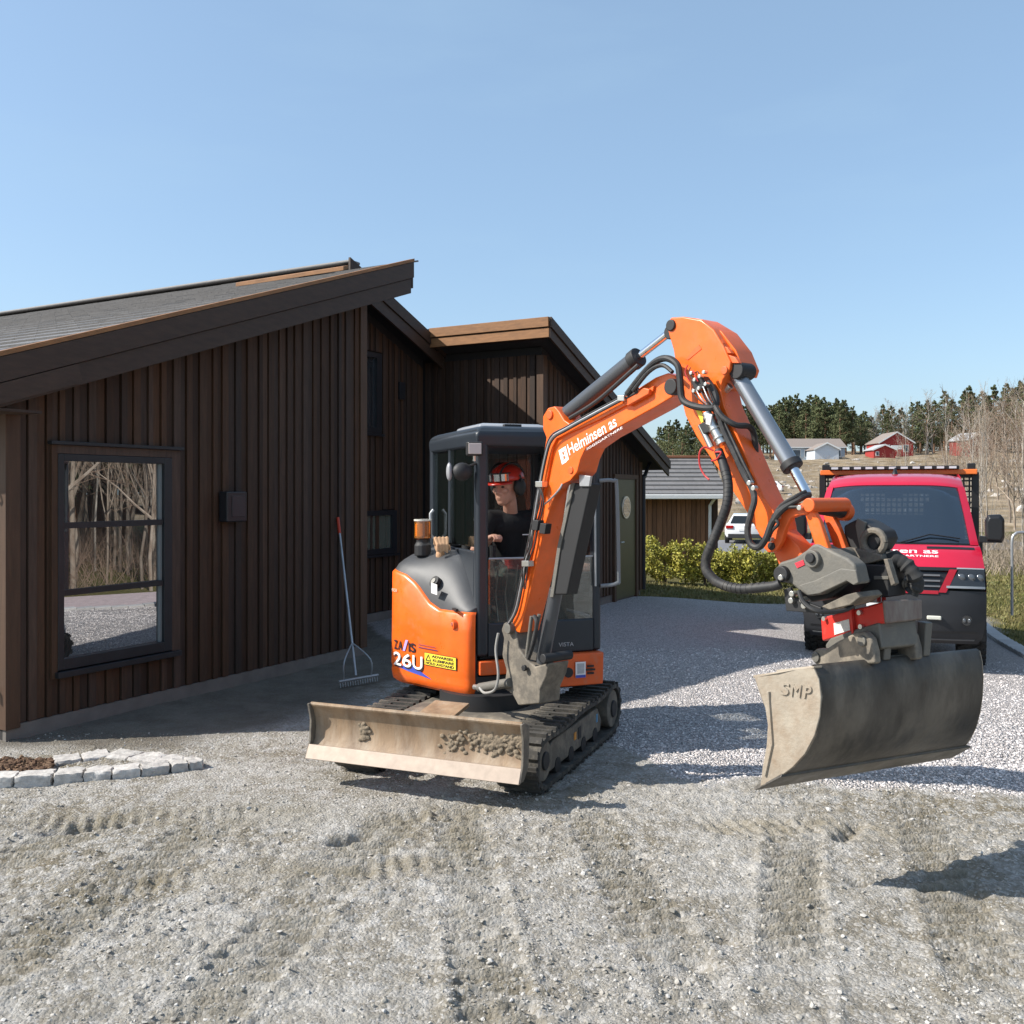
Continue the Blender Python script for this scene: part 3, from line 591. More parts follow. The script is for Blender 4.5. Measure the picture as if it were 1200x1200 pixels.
def bare_tree(seed, h, nbr=26, spread=0.5, twigs=5):
    rs = np.random.RandomState(seed); tr = MB(); tw = MB(); pts = [V((0, 0, -.4))]
    lean = V((rs.uniform(-.06, .06), rs.uniform(-.06, .06), 1)); k = 9
    for j in range(1, k + 1): pts.append(V((lean.x * h * j / k + rs.normal(0, .02) * h * .5, lean.y * h * j / k + rs.normal(0, .02) * h * .5, h * j / k)))
    r0 = h * 0.0125; tr.tube(pts, [r0 * (1 - 0.93 * j / k) for j in range(k + 1)], 7)
    for b in range(nbr):
        t = rs.uniform(0.18, 0.97); s = t * k; i0 = min(int(s), k - 1); p = pts[i0].lerp(pts[i0 + 1], s - i0)
        a = rs.uniform(0, 6.28); L = h * spread * (1.05 - t) * rs.uniform(.5, 1.1) + .3
        d = V((math.cos(a) * .75, math.sin(a) * .75, rs.uniform(.6, 1.2))).normalized(); q = [p]
        for j in range(4): d = (d + V(rs.normal(0, .13, 3)) + V((0, 0, .06))).normalized(); q.append(q[-1] + d * L / 4)
        rb = r0 * (1.05 - t) * .5 + .006; tr.tube(q, [rb, rb * .75, rb * .5, rb * .35, .004], 5)
        for c in range(twigs):
            m = rs.randint(1, 5); d2 = (d + V(rs.normal(0, .55, 3))).normalized(); l2 = L * rs.uniform(.2, .5); e = q[m] + d2 * l2
            tw.tube([q[m], q[m] + d2 * l2 * .5 + V(rs.normal(0, .04, 3)), e], [.009, .007, .003], 3, False)
            for z in range(3):
                f0 = q[m].lerp(e, rs.uniform(.2, 1)); d3 = (d2 + V(rs.normal(0, .6, 3))).normalized(); tw.tube([f0, f0 + d3 * l2 * rs.uniform(.3, .7)], [.006, .003], 3, False)
    return tw.mesh('crown', 0, False), tr.mesh('trunk', 60)
PINES = [pine_meshes(100 + k, 15) for k in range(4)]
for c, t in PINES: c.materials.append(M_needle); t.materials.append(M_pbark)
BARE = [bare_tree(200 + k, 9) for k in range(4)]
for k, (c, t) in enumerate(BARE): c.materials.append(M_twig if k % 2 else M_twig2); t.materials.append(M_birch)
M_dbark = mat('dark_bark', (.17, .125, .09), .9, col2=(.30, .25, .2), vs=2.5, obr=.3)
BROWN = []
for c, t in BARE[:3]:
    c2 = c.copy(); t2 = t.copy(); c2.materials.clear(); t2.materials.clear(); c2.materials.append(M_twig); t2.materials.append(M_dbark); BROWN.append((c2, t2))
def plant(name, kind, loc, scale, label, group, sx=1.0):
    r = empty(name, loc, label, 'tree', group); r.scale = (scale * sx, scale * sx, scale); r.rotation_euler = (0, 0, random.uniform(0, 6.28))
    for nm, me in (('crown', kind[0]), ('trunk', kind[1])):
        o = bpy.data.objects.new(nm, me); COL.objects.link(o); o.parent = r
    return r
def hz(x, y): return float(hill_z(np.array([x]), np.array([y]))[0])
def gz(x, y): return float(ground_z(np.array([x]), np.array([y]))[0])
rs = np.random.RandomState(9)
LP = 'dark green pine in the dense wood above the blue-grey house'
for k in range(44):                                                  # the pine wood on the ridge
    px = 872 + 150 * (k % 22) / 22 + rs.uniform(-4, 4); Y = (232 if k < 22 else 262) + rs.uniform(-6, 8)
    x = (px - 600) / FPX * Y; top = np.interp(px, [870, 900, 940, 980, 1005, 1022], [474, 470, 463, 466, 478, 490]) + rs.uniform(-3, 9)
    z = hz(x, Y); h = 1.9 + (576 - top) / FPX * Y - z
    plant('pine_tree', PINES[k % 4], (x, Y, z), h / 15, LP, 'pine wood on the ridge', 1.15)
for k in range(14):
    px = 772 + 5.2 * k + rs.uniform(-2, 2); Y = 120 + rs.uniform(-8, 14); x = (px - 600) / FPX * Y; z = hz(x, Y)
    h = 1.9 + (576 - (488 + rs.uniform(0, 16))) / FPX * Y - z
    plant('pine_tree', PINES[(k + 1) % 4], (x, Y, z), h / 15, 'slender pine seen beyond the ridge of the outbuilding roof', 'pines beyond the outbuilding', 0.95)
for k in range(26):
    px = 1022 + 8.6 * k + rs.uniform(-5, 5); Y = 245 + rs.uniform(-10, 25); x = (px - 600) / FPX * Y; z = hz(x, Y)
    top = np.interp(px, [1010, 1040, 1060, 1090, 1130, 1200, 1300], [486, 472, 466, 458, 456, 450, 440]) + rs.uniform(-4, 14); h = 1.9 + (576 - top) / FPX * Y - z
    plant('pine_tree', PINES[(k + 2) % 4], (x, Y, z), h / 15, 'green pine among bare birches above the red houses', 'pines above the red houses', 1.1)
for k in range(24):
    px = 1055 + 9 * k + rs.uniform(-4, 4); Y = 272 + rs.uniform(-6, 6); x = (px - 600) / FPX * Y; z = hz(x, Y)
    plant('pine_tree', PINES[k % 4], (x, Y, z - 1.5), rs.uniform(.5, .7), 'low bushy pine at the back of the wood above the red houses', 'low pines above the red houses', 1.9)
for k in range(20):
    px = 1005 + 13 * k + rs.uniform(-6, 6); Y = 168 + rs.uniform(-20, 22); x = (px - 600) / FPX * Y; z = hz(x, Y)
    top = np.interp(px, [1000, 1060, 1100, 1150, 1300], [484, 470, 462, 444, 440]) + rs.uniform(-4, 22); h = 1.9 + (576 - top) / FPX * Y - z
    if px < 1112: Y = 240; x = (px - 600) / FPX * Y; z = hz(x, Y); h *= 1.25
    plant('birch_tree', BARE[k % 4], (x, Y, z), h / 9, 'bare brown birch standing among the hillside pines', 'bare birches on the hillside', 1.1)
ORD = ['first', 'second', 'third', 'fourth', 'fifth', 'sixth', 'seventh', 'eighth', 'ninth', 'tenth', 'eleventh', 'twelfth']
NB = [(1048, 650, 33, 505, 1), (1062, 648, 38, 470, 0), (1112, 648, 36, 455, 3), (1136, 660, 27, 470, 0), (1158, 655, 30, 448, 2), (1196, 655, 31, 440, 3), (1215, 660, 28, 430, 0), (1085, 640, 48, 500, 1), (1150, 640, 46, 470, 0)]
for k, (px, py, Y, top, kd) in enumerate(sorted(NB)):
    x = (px - 600) / FPX * Y; z = gz(x, Y) - .1; h = 1.9 + (576 - top) / FPX * Y - z
    plant('birch_tree', BARE[kd], (x, Y, z), h / 9, ORD[k] + ' from the left of the slender pale birches beyond the red truck', 'pale birches behind the truck', 0.42)
for k in range(22):
    px = 1105 + 6.5 * k + rs.uniform(-3, 3); Y = rs.uniform(55, 110); x = (px - 600) / FPX * Y; z = hz(x, Y) if Y > 60 else gz(x, Y); top = np.interp(px, [1100, 1150, 1260], [505, 462, 446]) + rs.uniform(-4, 26)
    plant('bare_tree', BROWN[k % 3], (x, Y, z - .2), (1.9 + (576 - top) / FPX * Y - z) / 9, 'brown bare tree on the slope at the right behind the birches', 'brown bare trees on the right slope', .75)
# wood across the road to the right: seen mirrored in the big window
for k in range(170):
    y = rs.uniform(3, 19); x = 13.0 + rs.uniform(0, 1) ** 1.2 * 20
    if x / max(y, .1) < 1.0: x = y * 1.0 + 3.5
    if k % 4 == 0: plant('birch_tree', BARE[k // 4 % 4], (x, y, -.7), rs.uniform(.85, 1.5), 'pale birch in the roadside wood mirrored in the big window', 'roadside wood mirrored in the window', rs.uniform(.22, .36))
    else: plant('bare_tree', BROWN[k % 3], (x, y, -.7), rs.uniform(.8, 1.5), 'brown bare tree in the roadside wood mirrored in the big window', 'brown roadside trees mirrored in the window', rs.uniform(.3, .6))
for k in range(34):
    y = rs.uniform(-2, 24); x = 30 + rs.uniform(0, 12)
    plant('pine_tree', PINES[k % 4], (x, y, -.7), rs.uniform(.8, 1.1), 'pine at the back of the roadside wood', 'roadside wood mirrored in the window', 1.3)
# undergrowth: brown brush as a mass
def brush(name, spots, mt, label, seed):
    rs = np.random.RandomState(seed); mb = MB()
    for (x, y, z, h, n) in spots:
        for q in range(n):
            a = rs.uniform(0, 6.28); d = V((math.cos(a) * .5, math.sin(a) * .5, rs.uniform(.5, 1.3))).normalized() * h * rs.uniform(.5, 1)
            p = V((x + rs.normal(0, h * .3), y + rs.normal(0, h * .3), z)); mb.tube([p, p + d * .5 + V(rs.normal(0, .05, 3)), p + d], [.008, .006, .003], 3, False)
            e = p + d * .6; mb.tube([e, e + (d + V(rs.normal(0, .4, 3))) * .4], [.005, .002], 3, False)
    o = mb.build(name, mt, None, smooth=0, recalc=False); return tag(o, label, 'brush', kind='stuff')
sp = [(rs.uniform(12, 26), rs.uniform(2, 20), -.7, rs.uniform(.8, 2.2), 22) for k in range(110)]
sp = [(max(a, b * 1.0 + 3), b, c, d, e) for a, b, c, d, e in sp]
brush('roadside_brush', sp, M_twig, 'brown bare brush under the roadside birches', 4)
sp = []
for k in range(90):
    px = rs.uniform(1035, 1260); Y = rs.uniform(24, 50); x = (px - 600) / FPX * Y; sp.append((x, Y, gz(x, Y), rs.uniform(.5, 1.3), 26))
brush('dry_brush', sp, M_twig2, 'dry brown brush at the foot of the hill behind the truck', 6)
sp = []
for k in range(800):
    px = rs.uniform(850, 1260); Y = rs.uniform(62, 205); x = (px - 600) / FPX * Y; sp.append((x, Y, hz(x, Y), rs.uniform(.35, 1.5), 11))
brush('hillside_brush', sp, M_twig2, 'dry scrub scattered over the cleared hillside', 8)
# stones on the hillside
n = 240; px = rs.uniform(850, 1250, n); Y = rs.uniform(75, 200, n); x = (px - 600) / FPX * Y
rocks('hillside_rocks', np.stack([x, Y, hill_z(x, Y)], -1), rs.uniform(.15, .7, n), stone_mat('hill_rock', (.3, .27, .24), (.55, .52, .5), (.4, .37, .33)), 'grey rocks strewn over the cleared hillside', seed=12)

# hedge of single shrubs in front of the outbuilding
M_leaf = mat('hedge_leaf', (0.27, 0.28, 0.04), 0.55, var=0.5, vs=6, col2=(0.42, 0.36, 0.07), spec=0.4)
for k in range(8):
    px = 756 + 23.5 * k; Y = 20.5 + random.uniform(-.15, .2); x = (px - 600) / FPX * Y; rs2 = np.random.RandomState(60 + k)
    z0 = gz(x, Y) - .02; h = [.95, .84, 1.0, .92, .84, .92, .82, .88][k]
    r = empty('hedge_shrub', (x, Y, z0), ['yellow-green leafy shrub beside the dark house door, first of the hedge', 'second hedge shrub from the dark house door', 'tall third hedge shrub from the house door, under the timber outbuilding', 'fourth hedge shrub from the house door, left of the big black hose',
        'fifth hedge shrub from the house door, inside the hose loop', 'sixth hedge shrub from the house door, inside the hose loop', 'seventh hedge shrub from the house door, below the arm tip', 'last hedge shrub, hidden mostly behind the grey rotator'][k], 'shrub', 'hedge shrubs in a row')
    cs = rs2.normal(0, 1, (26, 3)) * (0.17, 0.15, 0.0) + np.stack([np.zeros(26), np.zeros(26), rs2.uniform(.12, h * .92, 26)], -1)
    v, f = leaf_cloud(cs, np.full((26, 3), .15), 95, .032, rs2, aspect=.55)
    o = link_mesh('foliage', np_mesh('foliage', v, f, False), M_leaf); o.parent = r
    mb = MB()
    for q in range(6): mb.tube([(0, 0, -.05), (rs2.normal(0, .1), rs2.normal(0, .1), h * .8)], [.012, .004], 5)
    o = mb.build('stem', M_twig); o.parent = r
# lawn tufts near the drive
tv = []; 
n = 9000; px = rs.uniform(1140, 1230, n); Y = rs.uniform(12.5, 32, n) ; x = (px - 600) / FPX * Y
k = lawn_mask(x, Y) > .6; x = x[k]; Y = Y[k]
x2 = rs.uniform(1.6, 6, 5000); Y2 = 17.2 + rs.uniform(0, 3.2, 5000); x = np.concatenate([x, x2]); Y = np.concatenate([Y, Y2])
z = ground_z(x, Y); a = rs.uniform(0, 6.28, len(x)); hh = rs.uniform(.02, .07, len(x)); ww = .012
p = np.stack([x, Y, z], -1); dx = np.stack([np.cos(a) * ww, np.sin(a) * ww, 0 * a], -1); tp = p + np.stack([rs.normal(0, .02, len(x)), rs.normal(0, .02, len(x)), hh], -1)
gm = np_mesh('grass', np.stack([p - dx, p + dx, tp], 1).reshape(-1, 3), np.arange(len(x) * 3).reshape(-1, 3), False)
tag(link_mesh('grass', gm, mat('grass_blade', (.12, .13, .03), .7, var=.4, vs=3, col2=(.22, .18, .07))), 'short worn grass beside the yard', 'grass', kind='stuff')

# ------------------------------------------------------------------ outbuilding and far houses
def house_far(name, label, c, wd, dp, hw, hr, wallm, roofm, gable_front=False, wins=(), base=0.0, trim=M_white, rot=0.0, tiles=False):
    """c = front-left ground corner; width along x, depth along y; ridge along x or, gable_front, along y"""
    r = empty(name, c, label, 'house')
    cr, sr = math.cos(rot), math.sin(rot)
    def Q(x, y, z): return V((c[0] + x * cr - y * sr, c[1] + x * sr + y * cr, c[2] + z))
    ov = .35
    if gable_front:
        prof = [(0, -2), (wd, -2), (wd, hw), (wd / 2, hw + hr), (0, hw)]
        w_ = MB().prism([Q(x, 0, z) for x, z in prof], Q(0, dp, 0) - Q(0, 0, 0)).build('wall', wallm, r, smooth=0)
        for sgn in (0, 1):
            x0, x1 = (-ov, wd / 2) if not sgn else (wd / 2, wd + ov); f = lambda x: hw + hr * (1 - abs(x - wd / 2) / (wd / 2)) + .05
            MB().hexa([Q(x0, -ov, f(x0)), Q(x1, -ov, f(x1)), Q(x1, dp + ov, f(x1)), Q(x0, dp + ov, f(x0)), Q(x0, -ov, f(x0) + .16), Q(x1, -ov, f(x1) + .16), Q(x1, dp + ov, f(x1) + .16), Q(x0, dp + ov, f(x0) + .16)]).build('roof', roofm, r, smooth=0)
            MB().hexa([Q(x0, -ov - .05, f(x0) - .12), Q(x1, -ov - .05, f(x1) - .12), Q(x1, -ov, f(x1) - .12), Q(x0, -ov, f(x0) - .12), Q(x0, -ov - .05, f(x0) + .2), Q(x1, -ov - .05, f(x1) + .2), Q(x1, -ov, f(x1) + .2), Q(x0, -ov, f(x0) + .2)]).build('bargeboard', trim, r, smooth=0)
    else:
        prof = [(0, -2), (dp, -2), (dp, hw), (dp / 2, hw + hr), (0, hw)]
        w_ = MB().prism([Q(0, y, z) for y, z in prof], Q(wd, 0, 0) - Q(0, 0, 0)).build('wall', wallm, r, smooth=0)
        for sgn in (0, 1):
            y0, y1 = (-ov, dp / 2) if not sgn else (dp / 2, dp + ov); f = lambda y: hw + hr * (1 - abs(y - dp / 2) / (dp / 2)) + .04
            rf = MB().hexa([Q(-ov, y0, f(y0)), Q(wd + ov, y0, f(y0)), Q(wd + ov, y1, f(y1)), Q(-ov, y1, f(y1)), Q(-ov, y0, f(y0) + .14), Q(wd + ov, y0, f(y0) + .14), Q(wd + ov, y1, f(y1) + .14), Q(-ov, y1, f(y1) + .14)]).build('roof', roofm, r, smooth=0)
        MB().box(Q(wd / 2, -ov - .04, hw - hr * ov / (dp / 2) + .06), wd + 2 * ov, .06, .2, V((cr, sr, 0)), V((-sr, cr, 0))).build('eaves_board', trim, r, smooth=0)
    return r, Q
M_farglass = mat('far_glass', (.06, .08, .1), .15)
def far_windows(r, Q, wins, trim=M_white, depth=0.0):
    for (x0, x1, z0, z1) in wins:
        ex = (Q(1, 0, 0) - Q(0, 0, 0)); ey = (Q(0, 1, 0) - Q(0, 0, 0))
        wn = MB().box(Q((x0 + x1) / 2, -.04 + depth, (z0 + z1) / 2), x1 - x0 + .24, .07, z1 - z0 + .24, ex, ey).build('window', trim, r, smooth=0)
        MB().box(Q((x0 + x1) / 2, -.09 + depth, (z0 + z1) / 2), x1 - x0, .04, z1 - z0, ex, ey).build('pane', M_farglass, wn, smooth=0)
def at(px, Y): x = (px - 600) / FPX * Y; return (x, Y, hz(x, Y))
def place(px, py, Y): p = P(px, py, Y); return (p.x, p.y, max(hz(p.x, p.y), p.z - .6) + .1)
M_blue = mat('blue_grey_paint', (.33, .40, .46), .8, var=.1); M_broof = mat('brown_roof', (.23, .19, .165), .85, var=.15)
M_red = mat('falu_red', (.33, .035, .03), .8, var=.12); M_groof = mat('grey_roof', (.36, .37, .38), .8, var=.1)
r, Q = house_far('hill_house', 'long blue-grey house with brown roof on the hill', place(919, 539, 212), 13.6, 8, 3.0, 1.9, M_blue, M_broof)
far_windows(r, Q, [(2, 3.6, .8, 2.3), (4.6, 5.8, .8, 2.3), (11.2, 12.6, .9, 2.2)])
r, Q = house_far('hill_annex', 'pale gabled garage in front of the long blue-grey house', place(955, 541, 206), 5.2, 6, 2.4, 1.3, mat('pale_blue_paint', (.55, .6, .66), .8), M_broof, True)
r, Q = house_far('hill_house', 'red house with white trim and porch on the hill', place(1031, 532, 215), 7.6, 8, 2.8, 2.3, M_red, M_broof, True)
far_windows(r, Q, [(1.0, 2.2, .8, 2.2), (5.4, 6.4, .8, 2.2)])
MB().box(Q(3.6, -.5, 1.7), 2.4, .2, .9).build('porch', M_white, r, smooth=0)
r, Q = house_far('hill_shed', 'low red shed with pale roof in front of the red hill house', place(1024, 536, 204), 4.6, 5, 1.7, 1.0, M_red, M_groof, True)
far_windows(r, Q, [(.5, 1.0, .5, 1.2)])
r, Q = house_far('hill_house', 'red house with grey roof half hidden by birches', place(1136, 523, 222), 6.4, 6, 2.0, 1.7, mat('old_red', (.22, .035, .03), .85, var=.15), M_groof, True, rot=.35)
far_windows(r, Q, [(1.2, 2.0, .7, 1.6), (4.2, 5, .7, 1.6)])
# outbuilding behind the hedge
M_obwall = mat('outbuilding_board', (.20, .095, .045), .75, var=.3, vs=2, stretch=(5, 5, .5), obr=.3)
ob = empty('outbuilding', (4, 27.4, -.5), 'brown timber outbuilding with dark tiled roof and white gutter', 'outbuilding')
MB().box((2.95, 30, .6), 5.9, 5.1, 2.4).build('wall', M_under, ob, smooth=0); obw = ob.children[0]
x = 0.1; k = 0
while x < 5.72:
    wd = random.uniform(.12, .16); MB().box((x + wd / 2, 27.43 - (.02 if k % 2 else 0), .6), wd - .012, .05, 2.4).build('cladding_board', M_obwall, obw, smooth=0); x += wd; k += 1
MB().box((5.87, 27.4, .6), .16, .1, 2.4).build('corner_board', M_board, ob, smooth=0)
ey, ez = 26.95, 1.80; ry, rz_ = 29.6, 2.94
orf = MB().add([(-.5, ey, ez), (6.15, ey, ez), (6.15, ry, rz_), (-.5, ry, rz_), (6.15, 33, 1.5), (-.5, 33, 1.5)], [(0, 1, 2, 3), (3, 2, 4, 5)]).build('roof', M_under, ob, smooth=0)
nrow = 9
for k in range(nrow):
    t0 = k / nrow; t1 = (k + 1.12) / nrow; y0 = lerp(ey, ry, t0) - .02; y1 = lerp(ey, ry, t1); z0 = lerp(ez, rz_, t0); z1 = lerp(ez, rz_, t1); x = 2.2 - (.2 if k % 2 else 0)
    while x < 6.1:
        x1 = min(x + .42, 6.17)
        MB().hexa([(x + .006, y0, z0 + .01), (x1, y0, z0 + .01), (x1, y1, z1 + .0), (x + .006, y1, z1), (x + .006, y0, z0 + .055), (x1, y0, z0 + .055), (x1, y1, z1 + .01), (x + .006, y1, z1 + .01)]).build('roof_tile', M_tile, orf, smooth=0); x += .42
MB().box((2.8, ey - .06, ez - .05), 6.8, .11, .13).build('gutter', M_white, ob, bevel=.02)
MB().tube([(5.78, 27.0, 1.7), (5.7, 27.25, 1.5), (5.7, 27.3, -.6)], .045, 10).build('downpipe', M_white, ob)
MB().box((3, 29.6, 2.98), 7, .25, .08).build('ridge_cap', mat('rust_ridge', (.25, .1, .05), .7), ob, bevel=.02)

# ------------------------------------------------------------------ parked white car (rear three-quarter view)
def car(loc, rotz, label, body_m, flip=False):
    c = empty('parked_car', loc, label, 'car', 'cars parked by the road'); c.rotation_euler = (0, 0, rotz)
    def put(o): o.parent = c; o.matrix_parent_inverse = Matrix.Identity(4); return o
    st = [(0, .42, .92, .80), (.05, .36, .98, .90), (.5, .30, 1.02, .91), (1.6, .28, 1.0, .92), (3.2, .28, .98, .92), (4.0, .32, .86, .88), (4.45, .4, .7, .74)]   # y, z0, z1, half width
    rings = []
    for (y, z0, z1, hw) in st: rings.append([V((sx * hw * k, y, z)) for (sx, k, z) in ((-1, .9, z0), (-1, 1, z0 + .15), (-1, 1, z1 - .2), (-1, .92, z1), (1, .92, z1), (1, 1, z1 - .2), (1, 1, z0 + .15), (1, .9, z0))])
    put(MB().loft(rings).build('body', body_m, bevel=.03))
    cab_ = [(.12, .98, .80), (.55, 1.40, .60), (1.2, 1.47, .60), (2.2, 1.42, .60), (3.05, .98, .78)]
    put(MB().loft([[V((-h, y, .9)), V((-h * (1 if z < 1 else .97), y, z)), V((h * (1 if z < 1 else .97), y, z)), V((h, y, .9))] for y, z, h in cab_]).build('roof', body_m, bevel=.04))
    gm_ = mat('car_glass', (.015, .018, .02), .08)
    put(MB().add([(-.66, .13, 1.01), (.66, .13, 1.01), (.52, .50, 1.36), (-.52, .50, 1.36)], [(0, 1, 2, 3)]).build('rear_window', gm_, smooth=0))
    for s in (-1, 1):
        put(MB().add([(s * .80, .5, 1.0), (s * .80, 2.9, 1.0), (s * .61, 2.2, 1.38), (s * .61, .75, 1.38)], [(0, 1, 2, 3)]).build('side_window', gm_, smooth=0))
        put(MB().box((s * .68, .02, .84), .34, .12, .15).build('tail_light', mat('tail_red', (.35, .01, .012), .2), bevel=.02))
        for y in (.78, 3.55):
            wl = put(MB().cyl((s * .74, y, .33), (s * .93, y, .33), .33, 22).build('wheel', mat('rubber', (.02, .02, .02), .85), bevel=.03))
            put(MB().cyl((s * .90, y, .33), (s * .94, y, .33), .21, 16).build('rim', M_steel))
    put(MB().box((0, -.01, .42), 1.5, .12, .2).build('bumper', mat('dark_trim', (.03, .03, .032), .6), bevel=.02))
    put(MB().box((0, -.015, .72), .5, .02, .11).build('number_plate', M_white, smooth=0))
    return c
M_carwhite = mat('car_white', (.75, .75, .76), .25, coat=.5)
car((10.95, 44.6, -.62), -.28, 'white car parked beyond the outbuilding, rear towards the yard', M_carwhite)
car((27.5, 96, hz(27.5, 96) - .1), 1.2, 'pale car far off between the digger arm and the red truck', M_carwhite)
# road patch the car stands on
rd = MB().add([(5.5, 37, -.57), (24, 41, -.57), (26, 52, -.57), (5.5, 47, -.57)], [(0, 1, 2, 3)]).build('road', mat('asphalt', (.16, .16, .165), .9, var=.15, vs=1), smooth=0, recalc=False); tag(rd, 'grey asphalt parking place behind the hedge', kind='structure')
rd = MB().add([(7.6, -30, -.57), (11.6, -30, -.57), (12.4, 16, -.57), (8.8, 16, -.57)], [(0, 1, 2, 3)]).build('road', mat('gravel_road', (.46, .37, .365), .9, var=.2, vs=3, bump=.5, bs=40), smooth=0, recalc=False); tag(rd, 'gravel road beside the yard', kind='structure')
# ------------------------------------------------------------------ kerb stones, mulch, kerb strip, rake, pipe
M_granite = mat('granite', (.45, .425, .395), .85, var=.3, vs=14, bump=.8, bs=22, obr=.12)
def cobble(p0, p1, wdt, hgt, lab, seed):
    """rough-hewn granite block between two ground points"""
    rs = np.random.RandomState(seed); p0 = V(p0); p1 = V(p1); ex = (p1 - p0); L = ex.length; ex.normalize(); ey = V((-ex.y, ex.x, 0))
    bm = bmesh.new(); bmesh.ops.create_cube(bm, size=1); bmesh.ops.subdivide_edges(bm, edges=bm.edges[:], cuts=5, use_grid_fill=True)
    for v in bm.verts:
        c = v.co.copy(); k = (abs(c.x) > .49) + (abs(c.y) > .49) + (abs(c.z) > .49)
        sh = 1 - .035 * max(0, k - 1)
        c = V((c.x * L * sh, c.y * wdt * sh, c.z * hgt * sh)) + V(rs.normal(0, .0042, 3)); v.co = (p0 + p1) / 2 + ex * c.x + ey * c.y + UP * (c.z + hgt * .5 - .05)
    me = bpy.data.meshes.new('kerb_stone'); bm.to_mesh(me); bm.free(); me.polygons.foreach_set('use_smooth', [True] * len(me.polygons)); me.set_sharp_from_angle(angle=.7)
    me.transform(Matrix.Translation(-(p0 + p1) / 2)); o = link_mesh('kerb_stone', me, M_granite); o.location = (p0 + p1) / 2
    return tag(o, lab, 'stone', 'granite kerb stones of the bed')
def g3(px, py): a, b = gpt(px, py); return V((a, b, 0))
FR = [(-40, 927), (15, 925), (62, 921.5), (97, 919), (131, 917), (165, 913.5), (200, 909.5), (222, 906.5), (240, 903)]
N8 = ['granite kerb stone cut by the left edge of the picture', 'granite block first from the left edge, front row of the kerb', 'granite block second from the left edge in the front kerb row', 'granite block in the middle of the front kerb row', 'broad granite block right of the middle of the front kerb row',
      'granite block third from the pointed end of the kerb', 'small granite block next to the pointed end of the kerb', 'last granite block at the pointed right end of the kerb']
for k in range(8):
    a, b = g3(*FR[k]), g3(*FR[k + 1]); d = (b - a).normalized() * .006; nrm_ = V((-d.y, d.x, 0)).normalized() * .075
    cobble(a + d + nrm_, b - d + nrm_, .16, .125, N8[k], 30 + k)
BK = [(62, 895), (95, 891), (128, 886.5), (160, 890), (188, 893.5), (214, 897)]
NB_ = ['low granite slab at the left of the back kerb row', 'granite slab left of the tip of the back kerb row', 'granite slab just right of the tip of the back row', 'granite slab in the back row over the sandy fill', 'granite slab where the back row meets the front row']
for k in range(5):
    a, b = g3(*BK[k]), g3(*BK[k + 1]); d = (b - a).normalized() * .006; cobble(a + d, b - d, .20, .085, NB_[k], 50 + k)
rs = np.random.RandomState(21); n = 900; px = rs.uniform(-40, 60, n); py = rs.uniform(896, 914, n); Y = FPX * CAM_H / (py - HOR); x = (px - 600) / FPX * Y
o = rocks('mulch', np.stack([x, Y, rs.uniform(.02, .05, n)], -1), rs.uniform(.012, .03, n), stone_mat('bark_mulch', (.06, .035, .02), (.2, .13, .08), (.12, .07, .045)), 'dark bark mulch inside the kerb stones', seed=22)
# paved edge strip right of the drive
M_paver = mat('concrete_paver', (.46, .45, .44), .85, var=.12, vs=8, obr=.1, bump=.3, bs=60)
ks = empty('paver_edging', (5.9, 10, -.4), 'light concrete edging stones along the right side of the drive', 'edging')
for k in range(26):
    y0 = 9.0 + .30 * k; x0 = 5.62 + (y0 - 9.2) * .33; y1 = y0 + .29; x1 = 5.62 + (y1 - 9.2) * .33
    mb = MB(); z = max(gz(x0, y0), gz(x0 + .2, y0), gz(x0 - .1, y1)) + .015
    mb.hexa([(x0, y0, z - .15), (x0 + .22, y0, z - .15), (x1 + .22, y1, z - .15), (x1, y1, z - .15), (x0, y0, z + .012), (x0 + .22, y0, z + .012), (x1 + .22, y1, z + .012), (x1, y1, z + .012)])
    mb.build('paver', M_paver, ks, bevel=.01)
# rake leaning on the wall
rk = empty('rake', g3(418, 799), 'wide grey landscaping rake with red grip leaning on the wall', 'rake')
b0 = P(417, 792, 9.36); t0 = P(396, 607, 10.55); tdir_ = (t0 - b0).normalized()
MB().cyl(b0, b0 + (t0 - b0) * .90, .0125, 12).build('handle', M_galv, rk); MB().cyl(b0 + (t0 - b0) * .89, t0, .017, 12).build('grip', mat('red_grip', (.5, .05, .02), .5), rk)
hl, hr = P(397, 799, 9.14), P(443, 791, 9.46); hb = MB().tube([hl, hr], .014, 8).build('head', M_galv, rk)
jn = b0 + (t0 - b0) * .19
MB().tube(smooth_path([hl.lerp(hr, .14), hl.lerp(hr, .13) + UP * .18, jn], 5), .008, 6).build('brace', M_galv, rk); MB().tube(smooth_path([hl.lerp(hr, .82), hl.lerp(hr, .80) + UP * .17, jn], 5), .008, 6).build('brace', M_galv, rk)
for k in range(16):
    a = hl.lerp(hr, (k + .5) / 16); MB().cyl(a, a - UP * .055 + V((.01, -.02, 0)), .005, 5, .003).build('tine', M_galv, rk)
# bent galvanised pipe on the lawn
bp_ = P(1186, 714, 15.6)
MB().tube(smooth_path([bp_ - UP * .1, bp_ + UP * .7, bp_ + UP * 1.12, bp_ + UP * 1.24 + V((.05, 0, 0)), bp_ + UP * 1.27 + V((.2, 0, 0)), bp_ + UP * 1.27 + V((.9, 0, 0))], 6), .022, 10).build('pipe_rail', M_galv)
tag(bpy.data.objects['pipe_rail'], 'thin galvanised bent pipe rail standing on the lawn', 'rail')

